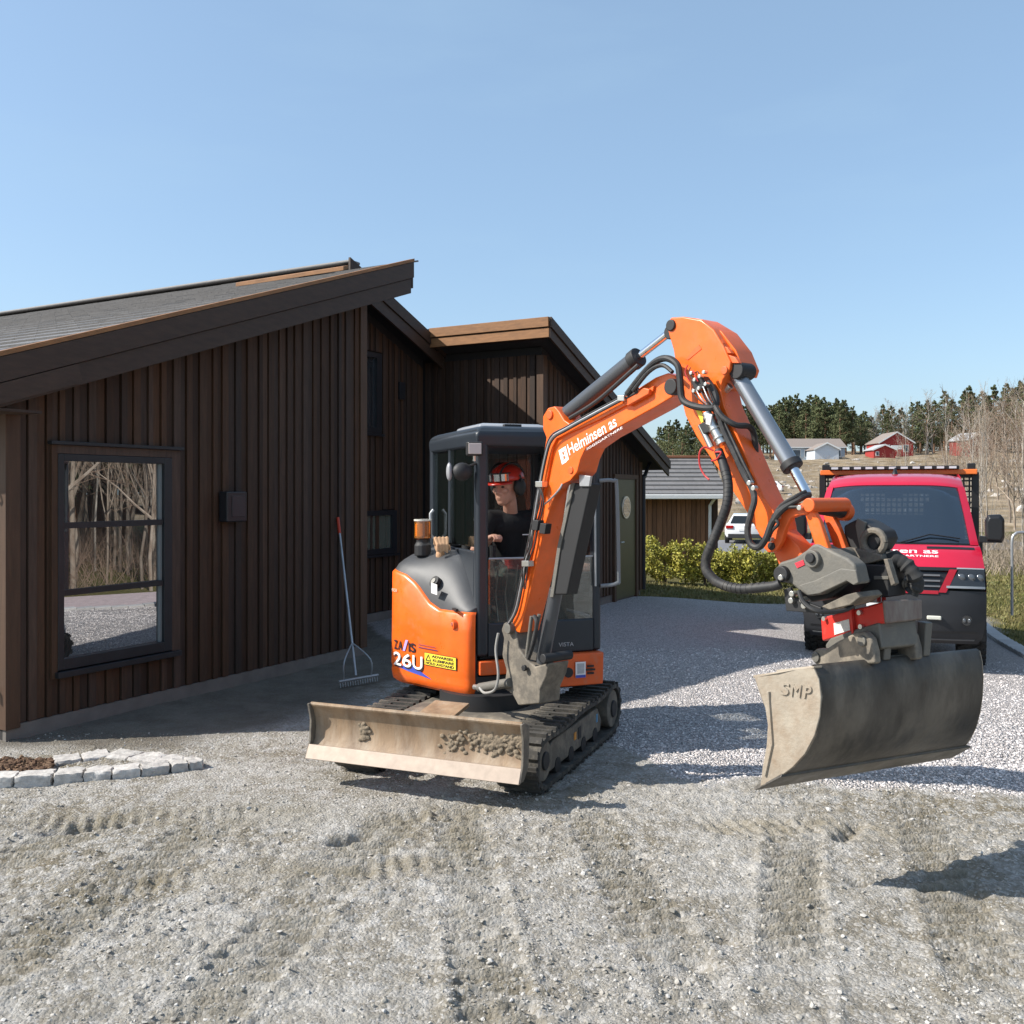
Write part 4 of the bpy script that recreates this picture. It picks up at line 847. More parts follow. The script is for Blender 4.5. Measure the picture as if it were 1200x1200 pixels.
# ------------------------------------------------------------------ red truck
TC = V((4.3, 10.75, -.15)); TA = V((.917, -.40, 0)).normalized(); TB = V((.40, .917, 0)).normalized()
def TV(a, b, z): return TC + TA * a + TB * b + UP * z
truck = empty('work_truck', TV(0, 2, 0), 'red and black flatbed work truck facing the camera', 'truck')
M_tred = mat('truck_red', (.48, .008, .035), .3, coat=.5, spec=.5, var=.04); M_tgrey = mat('truck_grey_plastic', (.02, .021, .024), .6, var=.1, bump=.1, bs=200)
M_tblk = mat('truck_black', (.012, .012, .013), .4); M_rubber = mat('tyre_rubber', (.022, .021, .02), .9, dust=.25, ds=20, dcol=(.12, .11, .09))
# centre-line profile (b, z, half width, bow of the surface at the sides)
PR = [(.10, .34, .90, .22), (.03, .42, .95, .22), (.0, .60, .98, .22), (.0, .80, .99, .22), (.02, .92, .99, .21), (.05, 1.04, .99, .20), (.10, 1.16, .985, .20), (.17, 1.225, .97, .19),
      (.34, 1.36, .955, .17), (.47, 1.42, .94, .16), (.52, 1.435, .93, .16), (.87, 1.80, .865, .15), (1.18, 2.12, .80, .14), (1.24, 2.165, .79, .14), (1.42, 2.235, .775, .12), (1.8, 2.28, .76, .06), (2.3, 2.28, .75, .0)]
def tsurf(t, s, h=0.0):                         # t row along the profile, s -1..1 across, h above the skin
    i = min(int(t), len(PR) - 2); f = t - i; q = [lerp(PR[i][k], PR[i + 1][k], f) for k in range(4)]
    i0 = max(i - 0, 0); db = PR[i + 1][0] - PR[i][0]; dz = PR[i + 1][1] - PR[i][1]; l = math.hypot(db, dz)
    nb, nz_ = -dz / l, db / l
    b = q[0] + q[3] * abs(s) ** 3.2; z = q[1] - .05 * abs(s) ** 4 * (1 if t > 12 else .3)
    return TV(q[2] * s, b + nb * h, z + nz_ * h)
def tpanel(name, t0, t1, s0, s1, m, h=0.004, nt_=8, ns=16, thick=.02, parent=truck, s0b=None, s1b=None, bevel=0):
    s0b = s0 if s0b is None else s0b; s1b = s1 if s1b is None else s1b
    vs = []; fs = []
    for lay in (h, h - thick):
        for i in range(nt_ + 1):
            t = lerp(t0, t1, i / nt_); a = lerp(s0, s0b, i / nt_); b = lerp(s1, s1b, i / nt_)
            for j in range(ns + 1): vs.append(tsurf(t, lerp(a, b, j / ns), lay))
    w_ = ns + 1; N = (nt_ + 1) * w_
    for i in range(nt_):
        for j in range(ns):
            k = i * w_ + j; fs.append((k, k + 1, k + w_ + 1, k + w_)); fs.append((N + k, N + k + w_, N + k + w_ + 1, N + k + 1))
    for i in range(nt_): k = i * w_; fs.append((k, k + w_, N + k + w_, N + k)); k += ns; fs.append((k, N + k, N + k + w_, k + w_))
    for j in range(ns): k = j; fs.append((k, N + k, N + k + 1, k + 1)); k = nt_ * w_ + j; fs.append((k, k + 1, N + k + 1, N + k))
    return MB().add(vs, fs).build(name, m, parent, smooth=40, bevel=bevel)
bump_ = tpanel('bumper', 0, 4.2, -1, 1, M_tgrey, 0, 16, 32)
hood = tpanel('hood', 6.5, 9.3, -1, 1, M_tred, 0.006, 12, 32)
tpanel('cowl', 9.3, 10.2, -1, 1, M_tblk, -.01, 4, 32)
M_wind = glass_mat('windscreen', (.55, .62, .68), .10, through=.55, body=(.012, .02, .03))
wsn = tpanel('windscreen', 10.05, 12.25, -.91, .91, M_wind, -.004, 10, 24, .012)
roof_ = tpanel('roof', 12.2, 16, -1, 1, M_tred, 0.004, 16, 24)
for s in (-1, 1):
    tpanel('pillar', 9.9, 12.4, .905 * s, 1.0 * s, M_tred, .006, 12, 4, .04)
    # side skin of the cab
    rows = [(t / 4) for t in range(16, 65)]
    vs = []; fs = []
    for i, t in enumerate(rows):
        p = tsurf(t, s); k_ = min(int(t), 15); bb = 2.3; pr = [lerp(PR[k_][q], PR[k_ + 1][q], t - k_) for q in range(4)]
        vs += [p, TV(pr[2] * s, max(pr[0] + pr[3] + .25, .9), pr[1]), TV(pr[2] * s, max(bb, pr[0] + pr[3] + .3), pr[1])]
    for i in range(len(rows) - 1):
        for j in range(2): k = i * 3 + j; fs.append((k, k + 1, k + 4, k + 3))
    MB().add(vs, fs).build('side_panel', M_tred, truck, smooth=40)
    # fender / wheel house, wheel
    wh = empty('wheel_place', (0, 0, 0)); bpy.data.objects.remove(wh)
    a0, a1 = (.72 * s, 1.01 * s); c = TV(0, .98, .41)
    tyre = MB(); ring = []
    for (aa, rr) in ((.70, .26), (.70, .37), (.74, .405), (.97, .405), (1.01, .37), (1.01, .26)):
        ring.append([c + TA * aa * s + TB * rr * math.cos(k * math.pi / 18) + UP * rr * math.sin(k * math.pi / 18) for k in range(36)])
    ty = tyre.loft(ring).build('tyre', M_rubber, truck)
    tread = MB()
    for k in range(30):
        an = k * 2 * math.pi / 30
        for q, aa in enumerate((.74, .82, .90, .98)):
            a2 = an + (.1 if q % 2 else 0) ; er = TB * math.cos(a2) + UP * math.sin(a2); et = -TB * math.sin(a2) + UP * math.cos(a2)
            e1 = (TA + et * (.5 if q % 2 else -.5)).normalized(); tread.box(c + TA * aa * s + er * .41, .065, .04, .026, e1, et, er)
    tag(tread.build('tread_blocks', M_rubber, ty, smooth=0), kind='stuff')
    MB().cyl(c + TA * .9 * s, c + TA * .985 * s, .24, 24).build('rim', M_tblk, ty)
    MB().hexa([TV(.6 * s, .4, .35), TV(.99 * s, .4, .35), TV(.99 * s, .52, .35), TV(.6 * s, .52, .35), TV(.6 * s, .4, .95), TV(.99 * s, .4, .95), TV(.99 * s, .55, .95), TV(.6 * s, .55, .95)]).build('wheel_arch', M_tblk, truck, smooth=0)
    # headlight: dark housing, pale edge, lamps
    hl_ = tpanel('headlight', 4.55, 6.35, .60 * s, .985 * s, mat('lamp_housing', (.03, .033, .037), .22, coat=.2), .012, 6, 8, .03, s0b=.74 * s, s1b=.985 * s)
    tpanel('light_guide', 4.42, 4.62, .585 * s, .985 * s, mat('lamp_guide', (.30, .32, .34), .3), .02, 2, 8, .03, parent=hl_)
    tpanel('light_guide', 6.18, 6.36, .70 * s, .985 * s, mat('lamp_guide', (.30, .32, .34), .3), .02, 2, 8, .03, parent=hl_)
    for q in (.74, .84, .93):
        p = tsurf(5.4, q * s, .006); MB().ball(p, .045, .02, .045, 12, 8, TA, TB, UP).build('lamp', mat('lamp_glass', (.13, .14, .15), .12, metal=.5), hl_)
    p = tsurf(2.1, .80 * s, .0); MB().cyl(p + TB * .02, p - TB * .02 - TA * .0, .055, 18).build('fog_light', mat('fog_ring', (.03, .03, .03), .3), truck)
    fog = [o for o in truck.children][-1]
    for q in (-.025, .025): MB().ball(p - TB * .025 + TA * q, .018, .012, .026, 10, 8, TA, TB, UP).build('lamp', mat('lamp_glass', (.13, .14, .15), .12, metal=.5), fog)
    p = tsurf(2.2, .46 * s, .012); MB().box(p, .15, .03, .045, TA, TB).build('running_light', mat('run_light', (.6, .6, .52), .2), truck, bevel=.012)
    # mirror
    mc = TV(1.09 * s, .66, 1.62); MB().loft([[mc + TB * b + TA * (x * k) + UP * (z * k) for x, z in ((-.11, -.19), (.10, -.20), (.13, -.12), (.13, .14), (.08, .21), (-.08, .20), (-.12, .12))] for b, k in ((-.09, .62), (-.05, .8), (.06, .8), (.08, .72))]).build('mirror', M_tblk, truck, bevel=.02)
    MB().hexa([TV(.93 * s, .60, 1.46), TV(1.12 * s, .60, 1.46), TV(1.12 * s, .68, 1.46), TV(.93 * s, .68, 1.46), TV(.93 * s, .60, 1.54), TV(1.12 * s, .60, 1.52), TV(1.12 * s, .68, 1.52), TV(.93 * s, .68, 1.54)]).build('mirror_arm', M_tblk, truck, bevel=.01)
tpanel('hood_trim', 6.0, 6.62, -1, 1, M_tblk, .004, 4, 32)
tpanel('grille', 4.1, 6.05, -.60, .60, M_tblk, -.03, 8, 12, .02)
for t in (4.5, 5.0, 5.5): tpanel('grille_bar', t, t + .14, -.52, .52, mat('bar_grey', (.12, .12, .125), .4), .0, 2, 14, .03)
for s in (-1, 1):
    tpanel('grille_surround', 4.0, 6.1, .50 * s, .58 * s, mat('surround_red', (.35, .01, .02), .3), .014, 10, 3, .04, s0b=.62 * s, s1b=.70 * s)
tpanel('grille_surround', 3.85, 4.15, -.50, .50, mat('surround_red', (.35, .01, .02), .3), .014, 2, 12, .04)
pc = tsurf(5.0, 0, .03); MB().cyl(pc + TB * .02, pc - TB * .012, .10, 28).build('emblem', M_steel, truck)
em = truck.children[-1]
for k in range(3):
    an = math.pi / 2 + k * 2 * math.pi / 3; MB().hexa([pc - TB * .016 + TA * .012, pc - TB * .016 - TA * .012, pc - TB * .02 - TA * .012, pc - TB * .02 + TA * .012] + [pc - TB * q + (TA * math.cos(an) + UP * math.sin(an)) * .095 for q in (.016, .016, .02, .02)]).build('star_arm', M_steel, em, smooth=0)
MB().add([tsurf(2.9, -.26, .02), tsurf(2.9, .26, .02), tsurf(2.35, .26, .02), tsurf(2.35, -.26, .02)], [(0, 1, 2, 3)]).build('number_plate', M_white, truck, smooth=0)
tpanel('bumper_groove', 1.25, 1.4, -.93, .93, M_tblk, .003, 2, 24, .02)
tpanel('skid_strip', .55, .75, -.93, .93, mat('skid_grey', (.10, .105, .11), .5), .004, 2, 24, .02)
tpanel('hood_vent', 8.35, 8.75, .40, .93, M_tblk, .010, 3, 10, .02); tpanel('hood_vent', 8.35, 8.75, -.93, -.40, M_tblk, .010, 3, 10, .02)
for a, b in ((-.7, .05), (.1, .8)): MB().tube([tsurf(10.0, a, .02), tsurf(10.25, (a + b) / 2, .03), tsurf(10.15, b, .025)], .009, 6).build('wiper', M_tblk, truck)
# lettering on the bonnet
M_wht = mat('white_lettering', (.85, .83, .82), .5)
lettering('lettering', 'Helminsen as', lambda x, y, h: tsurf(y, x, .0085), -.60, .52, 7.80, 8.22, M_wht, hood, bold=.012)
lettering('lettering', 'ANLEGGSGARTNERE', lambda x, y, h: tsurf(y, x, .0085), -.30, .52, 7.52, 7.66, M_wht, hood, bold=.01)
# cabin inside: dashboard, wheel, seats, rear wall with lattice window
MB().box(TV(0, .92, 1.36), 1.7, .7, .12, TA, TB).build('dashboard', mat('dash', (.07, .075, .08), .7), truck, bevel=.03)
sw = TV(.48, 1.15, 1.50); MB().tube([sw + TA * .19 * math.cos(k * .3) + (UP * .8 + TB * .45).normalized() * .19 * math.sin(k * .3) for k in range(22)], .017, 8).build('steering_wheel', M_tblk, truck)
for s in (-.5, .48):
    MB().loft([[TV(s + x, 1.75 + (z - 1.2) * .18, z) for x in (-.24, .24)] + [TV(s + x, 1.90 + (z - 1.2) * .18, z) for x in (.24, -.24)] for z in (.9, 1.3, 1.65)]).build('seat', mat('seat_cloth', (.05, .05, .055), .9), truck, bevel=.04)
    MB().box(TV(s, 1.88, 1.82), .26, .1, .2, TA, TB).build('headrest', mat('seat_cloth', (.05, .05, .055), .9), truck, bevel=.04)
rw = MB().add([TV(a, 2.27, z) for a, z in ((-.85, .4), (.85, .4), (.80, 2.22), (-.80, 2.22), (-.45, 1.74), (.42, 1.74), (.42, 2.02), (-.45, 2.02))], [(0, 1, 5, 4), (1, 2, 6, 5), (2, 3, 7, 6), (3, 0, 4, 7)]).build('rear_wall', M_tblk, truck, smooth=0)
for (x, z, c_) in ((-.12, 1.46, (.5, .03, .1)), (.42, 1.47, (.5, .03, .1)), (.52, 1.44, (.08, .25, .09))):
    MB().cyl(TV(x, .78, z - .06), TV(x, .78, z + .012), .035, 12, .028).build('dash_cup', mat('cup%d' % int(c_[1] * 100), c_, .4), truck)
MB().box(TV(.2, .72, 1.425), .3, .12, .012, TA, TB).build('paper', M_white, truck)
MB().box(TV(0, 1.14, 2.0), .2, .03, .07, TA, TB).build('rear_mirror', M_tblk, truck, bevel=.01)
MB().add([TV(-.95, .9, .42), TV(.95, .9, .42), TV(.95, 2.3, .42), TV(-.95, 2.3, .42)], [(0, 1, 2, 3)]).build('floor_pan', M_tblk, truck, smooth=0)
MB().box(TV(0, .75, .75), 1.5, .5, .7, TA, TB).build('engine_block', M_tblk, truck)
# flatbed: headboard posts, mesh, deck, orange bar with lamps
for s in (-1, 1): MB().box(TV(.98 * s, 2.62, 1.48), .09, .09, 1.66, TA, TB).build('headboard_post', M_tblk, truck, bevel=.008)
MB().box(TV(0, 2.62, 2.27), 2.04, .06, .07, TA, TB).build('headboard_rail', M_tblk, truck, bevel=.008)
MB().box(TV(0, 2.62, 1.0), 1.9, .05, .7, TA, TB).build('headboard_panel', M_tblk, truck)
for k in range(27): MB().box(TV(-.91 + .07 * k, 2.62, 1.77), .022, .02, .98, TA, TB).build('mesh_bar', M_tblk, truck, smooth=0)
for k in range(13): MB().box(TV(0, 2.605, 1.32 + .073 * k), 1.9, .014, .022, TA, TB).build('mesh_bar', M_tblk, truck, smooth=0)
MB().box(TV(0, 4.3, .92), 2.1, 3.4, .12, TA, TB).build('deck', mat('deck_dark', (.03, .03, .032), .6), truck)
for s in (-1, 1): MB().box(TV(1.05 * s, 4.3, 1.2), .04, 3.4, .42, TA, TB).build('drop_side', M_tblk, truck, bevel=.005)
for s in (-1, 1):
    wc = TV(0, 4.6, .41); MB().loft([[wc + TA * aa * s + TB * rr * math.cos(k * math.pi / 14) + UP * rr * math.sin(k * math.pi / 14) for k in range(28)] for aa, rr in ((.68, .26), (.68, .39), (.98, .40), (.98, .26))]).build('tyre', M_rubber, truck)
MB().box(TV(0, 2.5, 2.315), 2.0, .10, .07, TA, TB).build('roof_bar', mat('bar_orange', (.75, .17, .03), .4), truck, bevel=.012)
MB().box(TV(-.05, 2.44, 2.375), 1.66, .09, .05, TA, TB).build('light_bar', M_tblk, truck, bevel=.008); lb = truck.children[-1]
for k in range(11): MB().box(TV(-.80 + .15 * k, 2.39, 2.375), .09, .015, .03, TA, TB).build('led', mat('led', (.5, .52, .55), .15), lb, smooth=0)
for s in (-1, 1): MB().box(TV(.93 * s, 2.55, 2.37), .10, .10, .12, TA, TB).build('work_lamp', M_tblk, truck, bevel=.012)
MB().tube([TV(0, 1.75, 2.26), TV(0, 1.75, 2.30), TV(0, 1.82, 2.36)], [.05, .03, .008], 10).build('antenna', M_tblk, truck)
# ------------------------------------------------------------------ excavator
M_org = mat('excavator_orange', (.86, .135, .012), .36, coat=.15, var=.14, vs=4, dust=.17, dcol=(.46, .22, .12), ds=8, rvar=.1, chips=.55)
M_orgd = mat('excavator_orange_worn', (.74, .115, .018), .5, var=.10, vs=4, dust=.24, dcol=(.34, .22, .15), ds=9, chips=.7)
M_cab = mat('cab_blue_grey', (.022, .028, .036), .42, var=.1, dust=.05, dcol=(.16, .15, .14))
M_cover = mat('cover_grey', (.048, .050, .054), .52, var=.12, dust=.12, dcol=(.15, .145, .135), ds=6)
M_dark = mat('dark_steel', (.018, .018, .019), .6, dust=.06, dcol=(.10, .09, .075))
M_mud = mat('muddy_steel', (.12, .105, .085), .75, dust=.45, dcol=(.30, .255, .195), ds=8, bump=.3, bs=40)
M_cast = mat('cast_grey', (.13, .122, .105), .62, dust=.3, dcol=(.22, .195, .155), ds=9, bump=.25, bs=60)
M_track = mat('track_rubber', (.05, .046, .04), .9, dust=.35, dcol=(.24, .21, .165), ds=12, bump=.3, bs=60)
M_blade = mat('dozer_blade', (.33, .225, .135), .62, col2=(.19, .125, .075), vs=7, stretch=(1, 1, .25), dust=.4, dcol=(.40, .33, .25), ds=6, bump=.3, bs=50)
M_edge = mat('worn_edge', (.37, .295, .235), .55, metal=.2, var=.15, vs=12, dust=.2, dcol=(.4, .33, .26))
M_bucket = mat('bucket_steel', (.066, .06, .053), .45, metal=.4, col2=(.125, .112, .095), vs=5, stretch=(1, 1, .4), var=.4, dust=.30, dcol=(.23, .20, .16), ds=5, bump=.25, bs=45, rvar=.15)
M_bside = mat('bucket_side', (.42, .36, .28), .65, col2=(.34, .29, .225), vs=5, dust=.45, dcol=(.27, .19, .125), ds=6, bump=.35, bs=40)
M_redp = mat('coupler_red', (.62, .035, .025), .45, dust=.22, dcol=(.32, .18, .14), ds=10)
M_dusty = mat('coupler_dusty', (.16, .115, .10), .6, dust=.5, dcol=(.25, .225, .195), ds=12, stretch=(1, 1, .3))
M_hose = mat('hose_rubber', (.02, .02, .021), .62, dust=.3, dcol=(.10, .09, .075), ds=25)
M_chrome = mat('chrome_rod', (.75, .76, .78), .12, metal=1.0); M_cylp = mat('cylinder_grey', (.085, .09, .098), .32, metal=.3, dust=.12, dcol=(.16, .15, .13))
M_fit = mat('zinc_fitting', (.62, .61, .57), .3, metal=.9)
ex = empty('excavator', (-.1, 7.1, 0), 'orange mini excavator with raised boom, dozer blade and tilted bucket', 'excavator')
UA = V((.927, -.375, 0)).normalized(); UB = V((.375, .927, 0)).normalized(); UC = V((-.19, 6.93, 0))
def UV(a, b, z): return UC + UA * a + UB * b + UP * z      # undercarriage: a to its image-right, b away from the blade
# crawlers
def crawler(s):
    ri, rs_, zc = .165, .185, .195; bi, bs_ = -.72, .84; w0, w1 = (.455, .735) if s > 0 else (-.735, -.455)
    path = []                                              # outer loop of the belt in (b, z)
    for k in range(13): a = math.pi / 2 + math.pi * k / 12; path.append((bi + ri * math.cos(a), zc - .015 + ri * math.sin(a)))
    for k in range(1, 9): path.append((lerp(bi, bs_, k / 9), .012))
    for k in range(13): a = -math.pi / 2 + math.pi * k / 12; path.append((bs_ + rs_ * math.cos(a), zc + .005 + rs_ * math.sin(a)))
    for k in range(1, 9): t = k / 9; path.append((lerp(bs_, bi, t), lerp(.385, .345, t) - .018 * math.sin(math.pi * t * 2) ** 2))
    n = len(path); P2 = [np.array(p) for p in path]; seg = [np.linalg.norm(P2[(i + 1) % n] - P2[i]) for i in range(n)]; L = sum(seg)
    def on(d):
        d %= L
        for i in range(n):
            if d <= seg[i]: t = (P2[(i + 1) % n] - P2[i]) / seg[i]; return P2[i] + t * d, t
            d -= seg[i]
    c = np.mean(P2, 0); rings = []
    for aa, ins in ((w0, 0.0), (w0, .03), (w1, .03), (w1, 0.0)):
        r = []
        for i in range(n):
            t = P2[(i + 1) % n] - P2[i - 1]; t /= np.linalg.norm(t); nn = np.array((-t[1], t[0])); nn *= -1 if np.dot(nn, P2[i] - c) > 0 else 1
            q = P2[i] + nn * ins; r.append(UV(aa, q[0], q[1]))
        rings.append(r)
    rings.append(rings[0])
    belt = MB().loft(rings, True, False).build('rubber_track', M_track, ex, smooth=50)
    lm = MB(); lm.box((0, 0, .008), w1 - w0, .030, .034); lm.box(((w1 - w0) * .3, .022, .006), (w1 - w0) * .36, .03, .026); lm.box((-(w1 - w0) * .3, -.022, .006), (w1 - w0) * .36, .03, .026)
    lme = lm.mesh('track_lug', 0); lme.materials.append(M_track); N = 46
    for k in range(N):
        p, t = on(L * k / N); o = bpy.data.objects.new('track_lug', lme); COL.objects.link(o); o.parent = belt
        tv = UB * t[0] + UP * t[1]; nv = UA.cross(tv); cc = UV(0, c[0], c[1]); pos = UV((w0 + w1) / 2, p[0], p[1])
        if nv.dot(UV(0, p[0], p[1]) - cc) < 0: nv = -nv
        ax = tv.cross(nv)
        o.matrix_basis = Matrix((( ax.x, tv.x, nv.x, pos.x), (ax.y, tv.y, nv.y, pos.y), (ax.z, tv.z, nv.z, pos.z), (0, 0, 0, 1)))
    am = w0 + .05 if s > 0 else w0 + .05; m0, m1 = w0 + .06, w1 - .035
    MB().prism([UV(m0, -.62, .08), UV(m0, .56, .08), UV(m0, .6, .16), UV(m0, .5, .27), UV(m0, -.5, .27), UV(m0, -.66, .2)], UA * (m1 - m0)).build('track_frame', M_mud, ex, bevel=.012)
    tf = ex.children[-1]
    for (b, r) in ((bi, ri - .035), (bs_, rs_ - .04)):
        w_ = MB().cyl(UV(m0, b, zc), UV(m1 + .02, b, zc), r, 28).build('idler_wheel' if b < 0 else 'sprocket', M_mud, ex, bevel=.01)
        MB().cyl(UV(m0 - .012, b, zc), UV(m1 + .035, b, zc), r * .45, 18).build('hub', M_dark, w_, bevel=.006)
    for k in range(4): MB().cyl(UV(m0 + .02, -.42 + .28 * k, .085), UV(m1 + .005, -.42 + .28 * k, .085), .055, 16).build('roller', M_dark, ex)
    if s > 0:
        e = w1 - .034; MB().box(UV(e, -.05, .19), .006, .045, .05, UA, UB).build('reflector', mat('amber', (.75, .3, .03), .3), tf, smooth=0)
        MB().box(UV(e, .05, .19), .006, .07, .08, UA, UB).build('inspection_hole', M_dark, tf, smooth=0); MB().box(UV(e, .47, .2), .006, .03, .06, UA, UB).build('sticker', mat('blue_sticker', (.1, .3, .5), .4), tf, smooth=0)
crawler(-1); crawler(1)
MB().prism([UV(-.46, -.45, .20), UV(.46, -.45, .20), UV(.46, .5, .20), UV(-.46, .5, .20)], UP * .16).build('car_body', M_mud, ex, bevel=.03)
MB().cyl(UV(0, .0, .34), UV(0, .0, .47), .34, 36).build('slew_ring', M_dark, ex)
# dozer blade
prof = [(-.045, .21), (-.012, .245), (.02, .30), (.03, .37), (.022, .43), (-.002, .49), (-.03, .52)]       # (b, z) front skin, concave to the front
B0 = -1.13
bl, br = -.735, .735
vs = []; fs = []; N_ = len(prof)
blade = MB().loft([[UV(a, B0 + b, z) for b, z in prof] + [UV(a, B0 + b + .03, z) for b, z in prof[::-1]] for a in np.linspace(bl, br, 9)]).build('dozer_blade', M_blade, ex, smooth=40)
MB().hexa([UV(bl - .004, B0 - .085, .185), UV(br + .004, B0 - .085, .185), UV(br + .004, B0 - .06, .18), UV(bl - .004, B0 - .06, .18), UV(bl - .004, B0 - .042, .268), UV(br + .004, B0 - .042, .268), UV(br + .004, B0 - .012, .262), UV(bl - .004, B0 - .012, .262)]).build('cutting_edge', M_edge, blade, bevel=.004)
for a in (bl - .012, br - .004):
    MB().prism([UV(a, B0 - .075, .19), UV(a, B0 - .02, .19), UV(a, B0 + .06, .26), UV(a, B0 + .075, .50), UV(a, B0 - .01, .53), UV(a, B0 - .05, .53), UV(a, B0 - .02, .42), UV(a, B0 - .03, .29)], UA * .016).build('end_plate', M_mud, blade, bevel=.004)
MB().tube([UV(bl, B0 - .018, .523), UV(br, B0 - .018, .523)], .014, 8).build('top_rail', M_blade, blade)
rs = np.random.RandomState(44)
for (a, z, w_, n) in ((.50, .40, .10, 26), (.68, .42, .05, 18), (.26, .36, .03, 5), (-.36, .38, .02, 7)):
    mb = MB()
    for q in range(n * 5):
        r_ = rs.uniform(.006, .017); p = UV(np.clip(a + rs.normal(0, w_), -.72, .722), B0 + .024, z + rs.normal(0, .035) - .01); mb.ball(p, r_ * 1.3, r_, r_, 7, 5, UA, UB, UP)
    o = mb.build('caked_mud', mat('mud', (.21, .165, .115), .95, var=.3, vs=30, bump=.8, bs=60), blade); rm = o.modifiers.new('r', 'REMESH'); rm.mode = 'VOXEL'; rm.voxel_size = .005; rm.use_smooth_shade = False
for a in (-.28, .28): MB().hexa([UV(a - .05, B0 + .03, .26), UV(a + .05, B0 + .03, .26), UV(a + .05, -.4, .22), UV(a - .05, -.4, .22), UV(a - .05, B0 + .03, .36), UV(a + .05, B0 + .03, .36), UV(a + .05, -.4, .32), UV(a - .05, -.4, .32)]).build('blade_arm', M_mud, ex, bevel=.01)
MB().hexa([UV(-.16, B0 + .32, .40), UV(.10, B0 + .32, .40), UV(.10, B0 + .62, .44), UV(-.16, B0 + .62, .44), UV(-.16, B0 + .32, .425), UV(.10, B0 + .32, .425), UV(.10, B0 + .62, .465), UV(-.16, B0 + .62, .465)]).build('step_plate', M_blade, ex, bevel=.004)

# upper structure: frame fr (operator's left), bk (backwards)
SW = V((-.065, 7.30, 0)); FRV = V((.94, .342, 0)).normalized(); BKV = V((-.342, .94, 0)).normalized()
def XV(f, b, z): return SW + FRV * f + BKV * b + UP * z
# deck plate and tail
foot = [(-.37, -.52), (-.455, -.505), (-.60, -.25), (-.72, 0), (-.79, .26), (-.72, .45), (-.55, .64), (-.3, .78), (0, .83), (.3, .78), (.55, .62), (.68, .4), (.66, -.1), (.60, -.50)]
MB().prism([XV(f * .97, b * .97, .46) for f, b in foot], UP * .13).build('deck', M_dark, ex, bevel=.01)
# engine and tank cover, orange below, dark hood on top
def cat(pts, k=5): return smooth_path([V((a, b, 0)) for a, b in pts], k)
oc = cat([(-.395, -.515), (-.455, -.505), (-.53, -.39), (-.60, -.25), (-.70, -.03), (-.785, .16), (-.812, .25), (-.80, .34), (-.72, .50), (-.56, .66), (-.3, .78), (0, .83)], 4)
NN = len(oc)
def zsplit(i):
    p = oc[i]; return float(np.interp(p.y, [-.52, -.25, -.14, 0, .12, .26, .5], [1.045, 1.046, 1.09, 1.215, 1.275, 1.30, 1.31]))
def ztop(i):
    p = oc[i]; return float(np.interp(p.y, [-.52, -.4, -.25, 0, .2, .5], [1.07, 1.13, 1.25, 1.40, 1.42, 1.40]))
def inset(p, d): q = V((p.x, p.y)); return V((p.x, p.y, 0)) * (1 - d / max(.3, q.length))
rows = []
for dz, ins in ((.445, .05), (.47, .012), (.53, 0), (.56, .006), (.585, 0)): rows.append([XV(*inset(p, ins).xy, dz) for p in oc])
rows.append([XV(*inset(p, .004).xy, .9) for p in oc])
rows.append([XV(*inset(p, .008).xy, zsplit(i) - .02) for i, p in enumerate(oc)]); rows.append([XV(*inset(p, .03).xy, zsplit(i)) for i, p in enumerate(oc)]); rows.append([XV(*inset(p, .2).xy, zsplit(i) - .01) for i, p in enumerate(oc)])
cov = MB().loft(rows, False).build('engine_cover', M_org, ex, smooth=50)
rows = []
for h in (0, .06, .16, .30, .46, .64, .82, 1.0):
    r = []
    for i, p in enumerate(oc):
        o0 = inset(p, .032); y = max(p.y, -.49); zi = float(np.interp(y, [-.5, -.4, -.3, -.2, -.1, 0, .2, .6], [1.07, 1.15, 1.25, 1.345, 1.415, 1.45, 1.465, 1.45]))
        i0 = V((-.37 if p.y < .5 else max(-.37, p.x * .5), min(y, .62), 0)); q = o0.lerp(i0, h); zs = zsplit(i)
        r.append(XV(q.x, q.y, zs + (zi - zs) * math.sin(h * math.pi / 2) ** .62))
    rows.append(r)
hoodx = MB().loft(rows, False).build('tank_cover', M_cover, ex, smooth=60)
MB().prism([XV(-.395, -.512, .46), XV(-.37, -.512, .46), XV(-.37, -.44, 1.06), XV(-.395, -.44, 1.06)], BKV * .05).build('cover_edge', M_dark, ex)
def oat(bq, z, h=.004):                                    # point on the cover skin at bk = bq
    for i in range(NN - 1):
        if oc[i].y <= bq <= oc[i + 1].y and oc[i].x < -.4:
            t = (bq - oc[i].y) / (oc[i + 1].y - oc[i].y + 1e-9); p = oc[i].lerp(oc[i + 1], t); q = p * (1 + h / p.length); return XV(q.x, q.y, z)
    return XV(-.4, bq, z)
def cov_map(h): return lambda x, y, e: oat(.30 - x, y, h)  # x runs from the tail forwards
def patch(name, x0, x1, z0, z1, m, h, parent, n=12):
    vs = [cov_map(h)(lerp(x0, x1, i / n), z, 0) for z in (z0, z1) for i in range(n + 1)]
    return MB().add(vs, [(i, i + 1, n + 2 + i, n + 1 + i) for i in range(n)]).build(name, m, parent, smooth=60, recalc=False)
M_pur = mat('print_purple', (.10, .03, .12), .5); M_blk = mat('print_black', (.03, .015, .02), .5); M_blu = mat('print_blue', (.05, .08, .42), .5); M_yel = mat('print_yellow', (.85, .66, .05), .5)
for t, x0, x1 in (('Z', .085, .130), ('A', .135, .19), ('I', .255, .268), ('S', .275, .33)): lettering('lettering', t, cov_map(.006), x0, x1, .70, .77, M_blk, cov, bold=.03)
lettering('lettering', '/', cov_map(.006), .19, .25, .70, .785, mat('print_lilac', (.45, .35, .75), .5), cov, bold=.05)
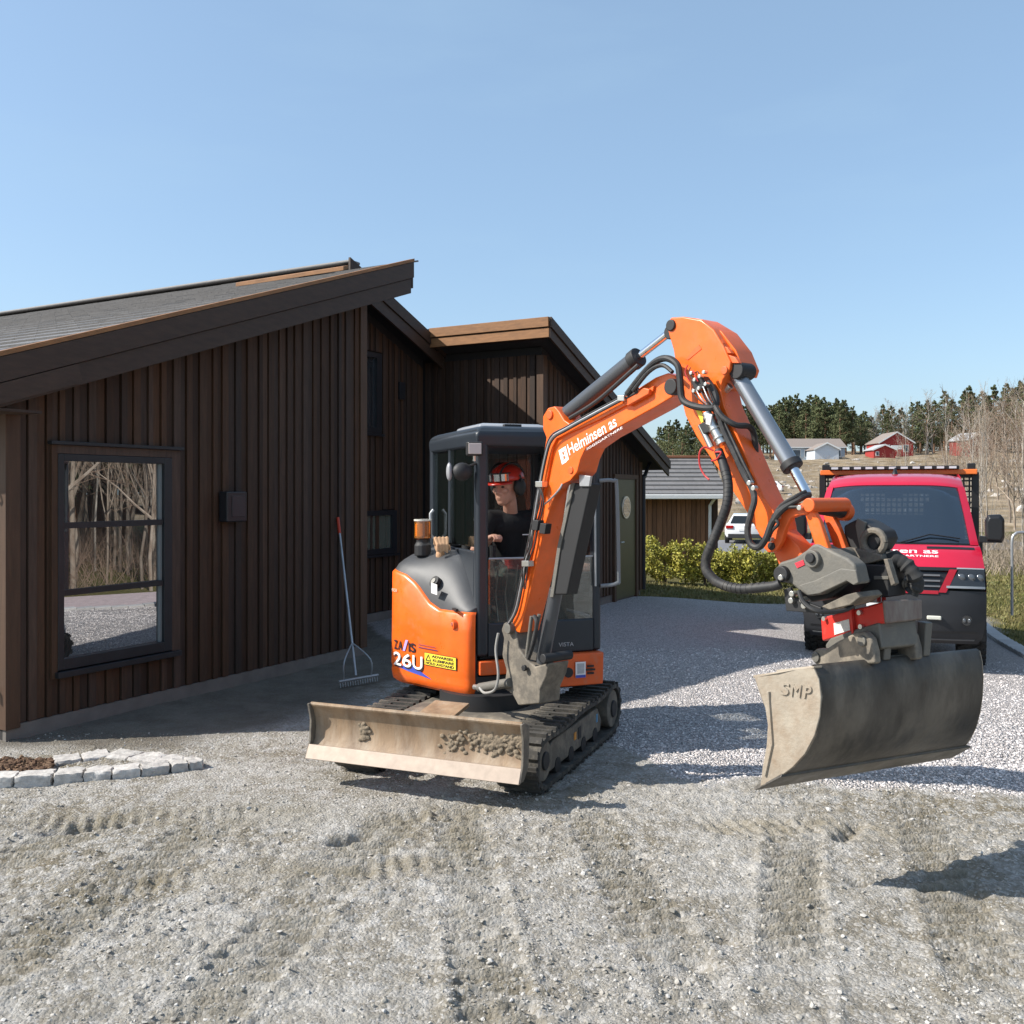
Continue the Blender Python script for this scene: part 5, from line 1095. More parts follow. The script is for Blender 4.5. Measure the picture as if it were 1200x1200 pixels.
MB().add([cov_map(.005)(x, z, 0) for x, z in ((.09, .575), (.25, .555), (.50, .530), (.30, .60))], [(0, 1, 2, 3)]).build('decal_swoosh', M_blu, cov, smooth=0)
for t, x0, x1 in (('2', .084, .178), ('6', .190, .288), ('U', .302, .408)):
    lettering('lettering', t, cov_map(.0055), x0 + .006, x1 + .008, .570, .668, M_blk, cov, bold=.012); lettering('lettering', t, cov_map(.008), x0, x1, .582, .682, M_wht, cov, bold=.012)
sg = patch('warning_sign',   .425, .735, .628, .722, M_blk, .006, cov); patch('sign_face', .431, .729, .632, .718, M_yel, .008, sg)
for t, x0, x1, z in (('ADVARSEL', .505, .715, .692), ('KLEMFARE', .515, .715, .664), ('HOLD AVSTAND', .443, .715, .638)): lettering('lettering', t, cov_map(.010), x0, x1, z, z + .019, M_blk, sg, bold=.03, shear=.1)
MB().add([cov_map(.010)(x, z, 0) for x, z in ((.442, .662), (.502, .662), (.472, .712), (.453, .668), (.491, .668), (.472, .700))], [(0, 1, 4, 3), (1, 2, 5, 4), (2, 0, 3, 5)]).build('warning_triangle', M_blk, sg, smooth=0, recalc=False)
for z in (.745, .766): patch('decal_line', .36, .56 if z < .75 else .54, z, z + (.006 if z < .75 else .004), M_pur, .005, cov)
lettering('lettering', 'HITACHI', cov_map(.005), .04, .12, 1.135, 1.16, mat('print_pale', (.85, .6, .5), .5), cov, bold=.01)
for (bq, z) in ((-.40, .955),):
    p = oat(bq, z, .0); n_ = (p - XV(0, bq, z)).normalized(); MB().cyl(p - n_ * .03, p + n_ * .004, .036, 20).build('lock_recess', M_orgd, cov); MB().cyl(p - n_ * .01, p + n_ * .012, .014, 12).build('lock', M_fit, cov)
p = oat(-.16, 1.235, -.055); n_ = (p - XV(.1, .1, .75)).normalized(); MB().cyl(p - n_ * .02, p + n_ * .012, .045, 22).build('cap_recess', M_dark, hoodx); MB().cyl(p, p + n_ * .02, .022, 14).build('lock', M_fit, hoodx)
p = oat(-.25, 1.15, -.0); q = oat(-.19, 1.16, -.0); MB().add([p, q, q + UP * .075 - (p - XV(0, p.y, 0)).normalized() * 0, p + UP * .075], [(0, 1, 2, 3)]).build('sticker', M_wht, hoodx, smooth=0, recalc=False)
MB().box(oat(-.42, 1.06, .0), .02, .09, .018, FRV, BKV).build('latch', M_dark, hoodx)
# beacon and glove on the cover
bcn = XV(-.60, .16, 1.43)
MB().loft([[bcn + V((r * math.cos(k * .524), r * math.sin(k * .524), z)) for k in range(12)] for r, z in ((.065, -.02), (.065, .06), (.05, .08), (.05, .11))]).build('beacon_base', M_dark, ex, bevel=.008)
bb_ = ex.children[-1]
M_amber = glass_mat('amber_dome', (1, .45, .08), .08, through=.75, body=(.7, .25, .03))
MB().cyl(bcn + UP * .11, bcn + UP * .25, .066, 24, .063).build('beacon_dome', M_amber, bb_, bevel=.008); MB().box(bcn + UP * .175 - FRV * .03, .045, .06, .10, FRV, BKV).build('reflector', M_white, bb_, bevel=.008)
MB().cyl(bcn + UP * .245, bcn + UP * .258, .068, 24).build('beacon_lid', mat('clear_cap', (.6, .58, .52), .15), bb_)
gl = XV(-.50, .02, 1.47); M_glove = mat('leather_glove', (.50, .30, .17), .85, var=.15, bump=.3, bs=60)
mb = MB(); mb.ball(gl + UP * .02, .045, .03, .06); mb.ball(gl - UP * .05, .035, .028, .05)
for k in range(4): a = gl + FRV * (-.036 + .024 * k) + UP * .05; mb.tube([a - UP * .02, a + UP * .03 - BKV * .025 + FRV * (.006 * (k - 1.5)), a - UP * .02 - BKV * .055, a - UP * (.07 + .012 * (k % 2)) - BKV * .06], [.018, .016, .015, .010], 8)
mb.tube([gl + FRV * .04, gl + FRV * .07 + UP * .02, gl + FRV * .075 - UP * .02], [.015, .013, .009], 8)
o = mb.build('work_glove', M_glove); rm = o.modifiers.new('r', 'REMESH'); rm.mode = 'VOXEL'; rm.voxel_size = .006; rm.use_smooth_shade = True
tag(o, 'tan leather work glove lying on the dark engine cover by the beacon', 'glove')
# front skirt and belly
MB().prism([XV(-.37, -.545, .60), XV(-.08, -.55, .60), XV(-.08, -.55, .70), XV(-.37, -.545, .70)], BKV * .06).build('front_skirt', M_orgd, ex, bevel=.01)
fsk = MB().prism([XV(.16, -.565, .48), XV(.59, -.545, .48), XV(.595, -.545, .715), XV(.16, -.565, .715)], BKV * .3).build('front_skirt', M_orgd, ex, bevel=.012)
MB().cyl(XV(.30, -.57, .585), XV(.30, -.55, .585), .036, 20).build('plug', M_dark, fsk)
for k in range(3): MB().box(XV(.475, -.567, .57 + .026 * k), .07 - .02 * abs(k - 1), .012, .013, FRV, BKV).build('louvre', M_dark, fsk)
st = MB().box(XV(.395, -.568, .60), .08, .004, .115, FRV, BKV).build('sticker', M_wht, fsk, smooth=0); MB().box(XV(.395, -.5705, .553), .078, .002, .02, FRV, BKV).build('sticker_band', M_blu, st, smooth=0)
MB().box(XV(.395, -.5705, .61), .056, .002, .074, FRV, BKV).build('sticker_print', mat('print_grey', (.45, .46, .47), .6, var=.2, vs=40), st, smooth=0)
# cab
f0, f1, b0_, b1_ = -.38, .595, -.503, .79; zb, zt = .72, 2.37
def cabpost(fa, ba, fb, bb, r=.045, z0=zb, z1=zt, nm='cab_post'):
    return MB().tube(smooth_path([XV(fa, ba, z0), XV(lerp(fa, fb, .5), lerp(ba, bb, .5), lerp(z0, z1, .6)), XV(fb, bb, z1)], 4), r, 10).build(nm, M_cab, ex)
def xbox(fa, fb, ba, bb, z0, z1, nm, m, bevel=.012, parent=ex): return MB().hexa([XV(fa, ba, z0), XV(fb, ba, z0), XV(fb, bb, z0), XV(fa, bb, z0), XV(fa, ba, z1), XV(fb, ba, z1), XV(fb, bb, z1), XV(fa, bb, z1)]).build(nm, m, parent, bevel=bevel)
xbox(f0, f0 + .095, b0_, b0_ + .09, zb, zt - .06, 'cab_post', M_cab, .03); xbox(f1 - .065, f1, b0_, b0_ + .09, zb, zt - .06, 'cab_post', M_cab, .025)
xbox(f0, f0 + .07, b1_ - .07, b1_, zb, zt - .08, 'cab_post', M_cab, .02); xbox(f1 - .07, f1, b1_ - .07, b1_, zb, zt - .08, 'cab_post', M_cab, .02)
xbox(f0 + .012, f0 + .04, .22, .27, 1.5, zt - .08, 'window_divider', M_cab, .005)
rf = MB().loft([[XV(f, b, z) for f, b in ((f0 + i, b0_ + i), (f1 - i, b0_ + i), (f1 - i, b1_ - i), (f0 + i, b1_ - i))] for z, i in ((zt - .15, 0), (zt - .06, -.008), (zt - .02, .012), (zt, .06))]).build('cab_roof', M_cab, ex, bevel=.025)
MB().loft([[XV(f, b, z) for f, b in ((-.30 + i, -.30 + i), (.24 - i, -.30 + i), (.24 - i, .3 - i), (-.30 + i, .3 - i))] for z, i in ((zt - .01, 0), (zt + .02, .01), (zt + .035, .05))]).build('roof_hatch', mat('hatch_grey', (.35, .36, .38), .25), rf, bevel=.02)
MB().box(XV(-.05, -.33, zt + .012), .13, .05, .025, FRV, BKV).build('hatch_latch', M_dark, rf)
xbox(f0 + .09, f1 - .06, b0_ + .005, b0_ + .06, zb, zb + .24, 'front_panel', M_cab, .012)
lettering('lettering', 'VISTA', lambda x, y, e: XV(x, b0_ + .003, y), .25, .37, zb + .045, zb + .075, mat('print_silver', (.35, .36, .38), .4), ex.children[-1], bold=.01)
xbox(f0 + .005, f0 + .05, b0_ + .09, b1_ - .07, zb, 1.47, 'side_panel', M_cab, .01)
xbox(f0, f1, b1_ - .05, b1_, zb, 1.45, 'rear_panel', M_dark, .01); xbox(f1 - .05, f1, b0_ + .09, b1_ - .05, zb, .95, 'door_panel', M_cab, .01)
xbox(f0 + .04, f1 - .04, b0_ + .05, b1_ - .05, zb - .02, zb + .03, 'cab_floor', M_dark, .004)
M_cg = glass_mat('cab_glass', (.97, .985, .98), .06, through=.86, body=(.03, .05, .045)); M_cg2 = glass_mat('cab_glass_dusty', (.93, .95, .94), .07, through=.72, body=(.12, .13, .12))
xbox(f0 + .018, f0 + .024, b0_ + .095, .225, 1.50, zt - .15, 'side_window', M_cg, 0); xbox(f0 + .028, f0 + .034, .265, b1_ - .07, 1.50, zt - .15, 'side_window', M_cg, 0)
xbox(f1 - .03, f1 - .024, b0_ + .09, b1_ - .07, .97, zt - .15, 'door_window', M_cg, 0); xbox(f0 + .07, f1 - .07, b1_ - .03, b1_ - .024, 1.45, zt - .15, 'rear_window', M_cg, 0)
xbox(f0 + .095, f1 - .065, b0_ + .02, b0_ + .026, zb + .24, 1.42, 'front_window', M_cg2, 0)
MB().tube([XV(f0 + .095, b0_ + .02, 1.42), XV(f1 - .065, b0_ + .02, 1.42)], .008, 6).build('window_edge', M_galv, ex)
MB().tube(smooth_path([XV(f1 - .02, b0_ - .005, 1.98), XV(f1 + .07, b0_ - .05, 1.98), XV(f1 + .10, b0_ - .05, 1.92), XV(f1 + .115, b0_ - .05, 1.3), XV(f1 + .10, b0_ - .05, 1.22), XV(f1 - .01, b0_ - .005, 1.20)], 5), .014, 8).build('grab_rail', mat('rail_grey', (.20, .21, .22), .4), ex)
MB().tube([XV(f1 - .06, b0_ - .012, 1.95), XV(f1 - .055, b0_ - .012, 1.2)], .008, 6).build('wiper', M_galv, ex)
# lamp and mirror on the front corner
lp = XV(f0 - .03, b0_ - .04, 2.20); fw = (-BKV - FRV * .2).normalized(); sd = fw.cross(UP).normalized()
lmp = MB().box(lp, .115, .08, .10, sd, fw).build('work_lamp', M_dark, ex, bevel=.012); MB().box(lp + fw * .042, .09, .006, .075, sd, fw).build('lens', mat('lamp_lens', (.55, .48, .45), .15), lmp, bevel=.004)
MB().tube([lp - UP * .05, lp - UP * .08, lp - fw * .05 - UP * .08], .01, 6).build('bracket', M_fit, lmp)
m_ = XV(f0 - .10, b0_ + .02, 2.04); MB().ball(m_, .075, .05, .065, 14, 9, FRV, BKV, UP).build('mirror', M_dark, ex); MB().ball(m_ + FRV * -.09 + BKV * .02, .022, .03, .065, 10, 8, FRV, BKV, UP).build('mirror', mat('mirror_back', (.3, .3, .31), .3), ex)
MB().tube([XV(f0, b0_ + .02, 2.1), m_ + UP * .02], .01, 6).build('mirror_arm', M_dark, ex)
MB().tube([XV(f0 - .01, .62, 1.52), XV(f0 - .035, .62, 1.55), XV(f0 - .035, .62, 1.72), XV(f0 - .01, .62, 1.75)], .012, 8).build('handle', M_galv, ex)
# seat, consoles, levers
MB().hexa([XV(-.20, .05, 1.06), XV(.30, .05, 1.06), XV(.30, .52, 1.03), XV(-.20, .52, 1.03), XV(-.20, .05, 1.18), XV(.30, .05, 1.18), XV(.30, .52, 1.15), XV(-.20, .52, 1.15)]).build('seat', mat('seat_black', (.03, .03, .032), .8), ex, bevel=.04)
MB().hexa([XV(-.18, .46, 1.1), XV(.28, .46, 1.1), XV(.28, .58, 1.1), XV(-.18, .58, 1.1), XV(-.16, .56, 1.75), XV(.26, .56, 1.75), XV(.26, .66, 1.75), XV(-.16, .66, 1.75)]).build('seat_back', mat('seat_black', (.03, .03, .032), .8), ex, bevel=.05)
for f in (-.30, .42): xbox(f - .07, f + .07, -.10, .45, .75, 1.22, 'console', M_dark, .02)
for f in (-.17, .42): MB().tube([XV(f, -.22, 1.22), XV(f, -.25, 1.36), XV(f, -.24, 1.50)], [.018, .014, .028], 10).build('joystick', M_dark, ex)
for k in range(4): MB().tube([XV(-.16 + .075 * k, -.33, .95), XV(-.17 + .075 * k, -.30, 1.15), XV(-.165 + .075 * k, -.36, 1.36)], .007, 6).build('lever', M_fit, ex)
MB().hexa([XV(-.05, -.28, .78), XV(.16, -.28, .78), XV(.16, -.1, .78), XV(-.05, -.1, .78), XV(-.02, -.26, 1.16), XV(.13, -.26, 1.16), XV(.13, -.14, 1.16), XV(-.02, -.14, 1.16)]).build('fire_extinguisher_box', mat('red_box', (.5, .03, .03), .4), ex, bevel=.03)

# ---- boom group: one upright plane, swung towards the camera
BF = V((.02, 6.40, 0)); BM = V((.63, -.776, 0)).normalized(); BN = V((-.776, -.63, 0)).normalized()   # along the boom, towards the lit side
def BP(px, py, off=0.0):
    """point of the boom plane (pushed off along BN) that the photo shows at px, py"""
    o = BF + BN * off; q = (px - 600) / FPX; d = (o.y * q - o.x) / (BM.x - BM.y * q); p = o + BM * d
    return V((p.x, p.y, CAM_H + (HOR - py) / FPX * p.y))
def plate(name, pts, off, th, m, parent=ex, bevel=.006, sm=0, seg=2):
    pp = [BP(x, y, off) for x, y in pts]
    return MB().prism(pp, -BN * th).build(name, m, parent, bevel=bevel, seg=seg)
def pin(name, px, py, off, ln, r, m, parent=ex, n=20): c = BP(px, py, off); return MB().cyl(c, c - BN * ln, r, n).build(name, m, parent, bevel=min(.006, r * .2))
def rod(name, a, b, offa, r, m, parent=ex, n=20, offb=None, r2=None): return MB().cyl(BP(*a, offa), BP(*b, offa if offb is None else offb), r, n, r2).build(name, m, parent, bevel=min(.008, r * .15))
def hose(name, pts, r, m, off=.1, parent=ex, k=5, n=8): return MB().tube(smooth_path([BP(p[0], p[1], p[2] if len(p) > 2 else off) for p in pts], k), r, n).build(name, m, parent)
bw = .17
boom_px = [(599, 738), (601, 727), (609, 684), (617, 640), (627, 588), (635, 545), (640, 513), (636, 503), (636, 488), (642, 478), (650, 476), (655, 482), (661, 492), (668, 497), (700, 482), (735, 463), (768, 442), (782, 437), (791, 440), (796, 450), (793, 462), (768, 477), (704, 512), (686, 525), (680, 538), (676, 553), (668, 562), (660, 566), (652, 576), (646, 592), (639, 615), (632, 645), (622, 690), (609, 742)]
boom = plate('boom', boom_px, bw / 2, bw, M_org, bevel=.008)
# flange along the top edge and the ear plate welded on
plate('boom_flange', [(644, 517), (648, 509), (700, 486), (766, 452), (765, 458), (701, 492), (652, 514), (648, 522), (641, 560), (628, 620), (616, 678), (612, 678), (624, 620), (637, 556)], bw / 2 + .016, .016, M_org, boom, .003)
plate('boom_ear', [(686, 525), (680, 538), (676, 553), (668, 563), (660, 567), (653, 577), (650, 570), (656, 556), (664, 540), (676, 530)], bw / 2 + .014, .014, M_org, boom, .004)
plate('boom_box', [(728, 470), (733, 464), (754, 454), (761, 456), (760, 462), (735, 476)], bw / 2 + .035, .035, M_orgd, boom, .008)
pin('pin', 668, 551, bw / 2 + .022, .03, .022, M_orgd, boom); pin('pin', 643, 486, bw / 2 + .012, bw + .024, .03, M_orgd, boom); pin('pin', 785, 453, bw / 2 + .04, bw + .08, .045, M_dark, boom)
def boom_map(h):
    A = BP(668, 535, bw / 2); B = BP(724, 500.5, bw / 2); e1 = (B - A); e2 = (BP(664.5, 521, bw / 2) - A)
    return lambda x, y, e: A + e1 * x + e2 * y + BN * (h + e)
lettering('lettering', 'Helminsen as', boom_map(.0025), .0, 1.0, .08, .98, M_wht, boom, bold=.012)
lettering('lettering', 'ANLEGGSGARTNERE', boom_map(.0025), .14, 1.08, -.30, -.13, M_wht, boom, bold=.006)
A_ = boom_map(.002); MB().add([A_(x, y, 0) for x, y in ((-.19, -.25), (-.03, -.25), (-.03, .95), (-.19, .95), (-.155, .05), (-.065, .05), (-.065, .65), (-.155, .65))], [(0, 1, 5, 4), (1, 2, 6, 5), (2, 3, 7, 6), (3, 0, 4, 7)]).build('logo', M_wht, boom, smooth=0, recalc=False)
lettering('lettering', 'H', boom_map(.0025), -.145, -.075, .1, .6, M_wht, boom, bold=.03)
# swing bracket
br_ = plate('swing_bracket', [(587, 738), (590, 730), (599, 727), (604, 738), (608, 760), (617, 773), (627, 781), (643, 777), (640, 792), (633, 808), (632, 825), (607, 827), (600, 814), (590, 807), (593, 786), (588, 768), (590, 748)], .09, .18, M_mud, bevel=.012)
pin('pin', 594, 737, .13, .26, .035, M_cast, br_); pin('pin', 613, 783, .125, .02, .02, M_dark, br_); pin('pin', 636, 772, .12, .24, .03, M_dark, br_)
rod('swing_cylinder', (562, 806), (598, 800), .10, .032, M_cast, ex); rod('swing_rod', (556, 805), (566, 806), .10, .02, M_fit, ex)
hose('hydraulic_hose', [(584, 742, .15), (581, 762, .16), (584, 790, .17), (580, 808, .17), (568, 812, .15), (562, 806, .13)], .009, mat('hose_grey', (.3, .29, .27), .5))
# boom cylinder in front, with its dark guard
bc = rod('boom_cylinder', (634, 784), (652, 690), .0, .045, M_cylp); rod('cylinder_rod', (652, 692), (670, 556), .0, .022, M_chrome, bc)
plate('cylinder_guard', [(671, 566), (692, 567), (676, 640), (664, 697), (648, 697), (655, 640)], .045, .10, M_dark, bc, .01); plate('guard_lip', [(669, 566), (673, 566), (657, 640), (648, 700), (644, 700), (653, 640)], .055, .012, M_cast, bc, .003)
plate('guard_tab', [(678, 556), (692, 558), (690, 570), (679, 570)], .06, .02, M_galv, bc, .003)
for (a, b) in (((623, 722), (617, 770)), ((632, 720), (622, 765))): rod('guard_stay', a, b, .09, .012, M_cast, bc)
hose('hydraulic_hose', [(626, 722, .12), (629, 730, .13), (626, 750, .13), (619, 772, .12)], .014, M_hose)
# arm cylinder
ac = rod('arm_cylinder', (657, 492), (746, 420), .0, .052, M_cylp); MB().cyl(BP(741, 424), BP(749, 417.5), .06, 22).build('gland', M_dark, ac, bevel=.008)
rod('cylinder_rod', (746, 420), (783, 391), .0, .023, M_chrome, ac); pin('rod_eye', 784, 389, .04, .08, .04, M_dark, ac); pin('cylinder_eye', 652, 494, .05, .1, .045, M_cylp, ac)
hose('hydraulic_pipe', [(668, 490, .06), (700, 470, .07), (738, 437, .07), (748, 428, .06)], .014, M_dark, parent=ac)
# stick (arm)
sw_ = .16
stick_px = [(781, 380), (786, 372), (800, 371), (822, 375), (836, 386), (847, 404), (856, 424), (855, 433), (847, 445), (844, 456), (849, 476), (862, 505), (880, 548), (895, 583), (909, 603), (916, 640), (903, 642), (890, 628), (876, 602), (848, 560), (816, 512), (803, 487), (797, 463), (794, 440), (789, 410), (784, 393)]
stick = plate('stick', stick_px, sw_ / 2, sw_, M_org, bevel=.008)
plate('stick_back_plate', [(800, 371), (822, 374), (845, 388), (862, 410), (871, 432), (868, 441), (856, 440), (847, 414), (832, 390)], sw_ / 2 - .05, sw_ - .02, M_org, stick, .005)
for k in range(4): x0, y0 = 826 + 9 * k, 381 + 11.5 * k; plate('stick_rib', [(x0, y0), (x0 + 8, y0 + 3), (x0 + 13, y0 + 10), (x0 + 5, y0 + 10)], sw_ / 2 - .01, .03, M_orgd, stick, .003)
pin('pin', 785, 381, sw_ / 2 + .012, sw_ + .024, .032, M_dark, stick); pin('pin', 848, 434, sw_ / 2 + .01, sw_ + .02, .022, M_orgd, stick)
plate('stick_slot', [(814, 408), (819, 404), (822, 409), (806, 422), (803, 421)], sw_ / 2 + .003, .004, M_orgd, stick, .001)
# bucket cylinder on the back of the stick
kc = rod('bucket_cylinder', (862, 436), (928, 546), .0, .043, mat('cylinder_silver', (.30, .31, .325), .28, metal=.75, dust=.08, dcol=(.2, .19, .17))); MB().cyl(BP(925, 541), BP(930, 549), .055, 22).build('gland', M_dark, kc, bevel=.008)
rod('cylinder_rod', (928, 546), (946, 580), .0, .024, M_chrome, kc); pin('cylinder_eye', 862, 434, .06, .12, .045, M_dark, kc); rod('port', (856, 452), (850, 458), .03, .018, M_fit, kc)
# link work at the stick end
plate('link_hook', [(898, 634), (904, 618), (912, 604), (922, 595), (934, 590), (946, 589), (950, 596), (946, 603), (936, 604), (926, 608), (920, 620), (916, 634), (909, 646), (900, 648), (894, 642)], sw_ / 2 + .05, .035, M_orgd, stick, .008)
plate('link_hook', [(898, 634), (904, 618), (912, 604), (922, 595), (934, 590), (946, 589), (950, 596), (946, 603), (936, 604), (926, 608), (920, 620), (916, 634), (909, 646), (900, 648), (894, 642)], -sw_ / 2 - .01, .035, M_orgd, stick, .008)
pin('pin', 903, 640, sw_ / 2 + .06, .03, .02, M_dark, stick); pin('pin', 947, 592, sw_ / 2 + .07, sw_ + .16, .034, M_orgd, stick)
plate('stick_end', [(903, 640), (916, 620), (936, 640), (950, 672), (925, 676), (912, 662)], .06, .12, M_orgd, stick, .01)
for off in (.12, -.07): plate('link_arm', [(942, 600), (953, 598), (960, 610), (973, 650), (980, 672), (966, 676), (958, 650)], off, .035, M_org, stick, .008)
lk2 = plate('link_arm', [(964, 604), (975, 600), (984, 622), (994, 650), (998, 664), (986, 668), (976, 640)], -.16, .04, M_orgd, stick, .008)
o1 = BP(947, 592, .10); o2 = BP(986, 599, -.18); MB().cyl(o1, o2, .036, 20).build('link_pin', M_dark, stick, bevel=.006); MB().cyl(o2, o2 + (o2 - o1).normalized() * .05, .047, 20).build('pin_head', M_orgd, stick, bevel=.008)

# ---- bucket frame: lip corner, width axis, towards-camera axis
KT = V((1.18, 4.48, .504)); KW = V((.908, .418, 0)).normalized(); KP = V((.418, -.908, 0)).normalized(); KL = 1.29
def KV(w_, a, z): return KT + KW * w_ + KP * a + UP * (z - .504)
def taper(a): return .12 * np.clip(a / .26, 0, 1.1)         # the back is narrower than the lip
back = [(0.0, .504), (.075, .556), (.145, .625), (.20, .70), (.24, .79), (.262, .88), (.268, .97), (.258, 1.05), (.235, 1.10)]
skin = []
for w_, sgn in ((0, 1), (KL, -1)): skin.append([KV(w_ + sgn * taper(a), a, z) for a, z in back])
vs = []; nb = len(back); NWk = 10
for k in range(NWk + 1): vs += [skin[0][i].lerp(skin[1][i], k / NWk) for i in range(nb)]
inner = []
for k in range(NWk + 1): inner += [skin[0][i].lerp(skin[1][i], k / NWk) - KP * .018 + UP * .008 for i in range(nb)]
fs = [(k * nb + i, (k + 1) * nb + i, (k + 1) * nb + i + 1, k * nb + i + 1) for k in range(NWk) for i in range(nb - 1)]; T0 = len(vs)
fs += [tuple(T0 + q for q in f[::-1]) for f in fs]
for i in range(nb - 1): fs += [(i, i + 1, T0 + i + 1, T0 + i), (NWk * nb + i, T0 + NWk * nb + i, T0 + NWk * nb + i + 1, NWk * nb + i + 1)]
for k in range(NWk): fs += [(k * nb, T0 + k * nb, T0 + (k + 1) * nb, (k + 1) * nb), (k * nb + nb - 1, (k + 1) * nb + nb - 1, T0 + (k + 1) * nb + nb - 1, T0 + k * nb + nb - 1)]
bucket = MB().add(vs + inner, fs).build('bucket', M_bucket, ex, smooth=50)
side_ = back + [(.17, 1.085), (.08, 1.055), (-.044, 1.016), (-.01, .95), (.022, .88), (.034, .80), (.028, .70), (.010, .60)]
for w_, sgn in ((0, 1), (KL, -1)):
    MB().prism([KV(w_ + sgn * taper(a) - sgn * .006, a, z) for a, z in side_], KW * sgn * .016).build('side_plate', M_bside, bucket, bevel=.003)
sp_ = bucket.children[0]
MB().prism([KV(taper(a) + .004 - .012, a, z) for a, z in ((-.05, 1.022), (.24, 1.105), (.24, 1.095), (-.05, 1.008))], KW * .05).build('rim_bar', M_bside, bucket, bevel=.003)
MB().hexa([KV(taper(.225), .225, 1.085), KV(KL - taper(.225), .225, 1.085), KV(KL - taper(.1), .05, 1.04), KV(taper(.1), .05, 1.04), KV(taper(.225), .228, 1.105), KV(KL - taper(.225), .228, 1.105), KV(KL - taper(.1), .05, 1.06), KV(taper(.1), .05, 1.06)]).build('top_plate', M_bside, bucket, bevel=.004)
MB().hexa([KV(-.012, -.03, .478), KV(KL + .012, -.03, .478), KV(KL + .004, .105, .572), KV(-.004 + .03, .105, .572), KV(-.012, -.04, .492), KV(KL + .012, -.04, .492), KV(KL - .04, .10, .588), KV(.04, .10, .588)]).build('cutting_edge', M_edge if False else M_bucket, bucket, bevel=.003)
MB().prism([KV(taper(a) - .016, a, z) for a, z in ((.035, .96), (.045, .96), (.062, .72), (.03, .56), (.022, .56), (.05, .72))], KW * .014).build('wear_strip', M_bside, bucket, bevel=.002)
def side_map(x, y, e): return KV(taper(x) - .007 - e, x, y)
for t, x0, x1 in (('S', .095, .135), ('M', .142, .188), ('P', .196, .232)): lettering('lettering', t, side_map, x0, x1, .955, 1.012, M_bside, sp_, bold=.0 if t == 'M' else .015, shear=.15, extrude=.006)
def KX(px, py, w_):                                        # point of the upright plane at width w_ that the photo shows at px, py
    o = KT + KW * w_; q = (px - 600) / FPX; a = (o.y * q - o.x) / (KP.x - KP.y * q); p = o + KP * a
    return V((p.x, p.y, CAM_H + (HOR - py) / FPX * p.y))
# ears on the bucket
EAR = [KX(x, y, .43) for x, y in ((960, 782), (951, 775), (950, 766), (956, 760), (968, 760), (980, 752), (1000, 742), (1012, 740), (1020, 748), (1024, 764), (1025, 778))]
for w_ in (.43, .70):
    e_ = MB().prism([p + KW * (w_ - .43) for p in EAR], KW * .045).build('bucket_ear', M_mud, bucket, bevel=.012)
    for x, y in ((957, 770), (1011, 751)): c_ = KX(x, y, .43) + KW * (w_ - .43); MB().cyl(c_ - KW * .012, c_ + KW * .055, .026, 16).build('pin', M_cast, e_, bevel=.004)
MB().hexa([KV(.50, -.15, 1.06), KV(.76, -.15, 1.06), KV(.76, .2, 1.08), KV(.50, .2, 1.08), KV(.50, -.15, 1.09), KV(.76, -.15, 1.09), KV(.76, .2, 1.11), KV(.50, .2, 1.11)]).build('ear_bridge', M_mud, bucket, bevel=.006)
# quick coupler (red) above, leaning over
def KQ(px, py, Y): return P(px, py, Y)
c1 = KQ(1036, 704.5, 4.42); c1b = KQ(1039, 729, 4.42); d_l = KQ(961, 724, 4.86); d_lb = KQ(963, 752, 4.86); r1 = KQ(1080, 703, 4.55); r1b = KQ(1081, 724, 4.55)
bk1 = r1 + (d_l - c1); bk1b = r1b + (d_lb - c1b)
cp = MB().hexa([c1b, r1b, bk1b, d_lb, c1, r1, bk1, d_l]).build('quick_coupler', M_redp, ex, bevel=.012)
en = (r1 - c1).normalized(); fwd = (c1 - d_l).normalized()
MB().hexa([c1b + fwd * .002 - UP * .006, r1b + fwd * .002 - UP * .006, r1b - fwd * .07 - UP * .006 + en * .003, c1b - fwd * .015 - UP * .006 - en * .003, c1 + fwd * .004 + UP * .004, r1 + fwd * .004 + UP * .004, r1 - fwd * .07 + UP * .004 + en * .003, c1 - fwd * .015 + UP * .004 - en * .003]).build('coupler_nose', M_dusty, cp, bevel=.008)
def cl_map(x, y, e=0): return d_lb.lerp(c1b, x).lerp(d_l.lerp(c1, x), y) - en * (.003 + e)
MB().add([cl_map(x, y) for x, y in ((.22, .12), (.47, .12), (.47, .62), (.22, .62))], [(0, 1, 2, 3)]).build('type_plate', mat('plate_white', (.65, .62, .58), .5, var=.2, vs=60), cp, smooth=0, recalc=False)
MB().hexa([cl_map(.53, -.08, .0), cl_map(.56, -.08, .0), cl_map(.56, 1.05, .0), cl_map(.53, 1.05, .0), cl_map(.53, -.08, .02), cl_map(.56, -.08, .02), cl_map(.56, 1.05, .02), cl_map(.53, 1.05, .02)]).build('rib', M_redp, cp)
for x, y in ((.66, .75), (.66, .12), (.10, .9)): p = cl_map(x, y); MB().cyl(p, p - en * .018, .012, 10).build('bolt', M_fit, cp)
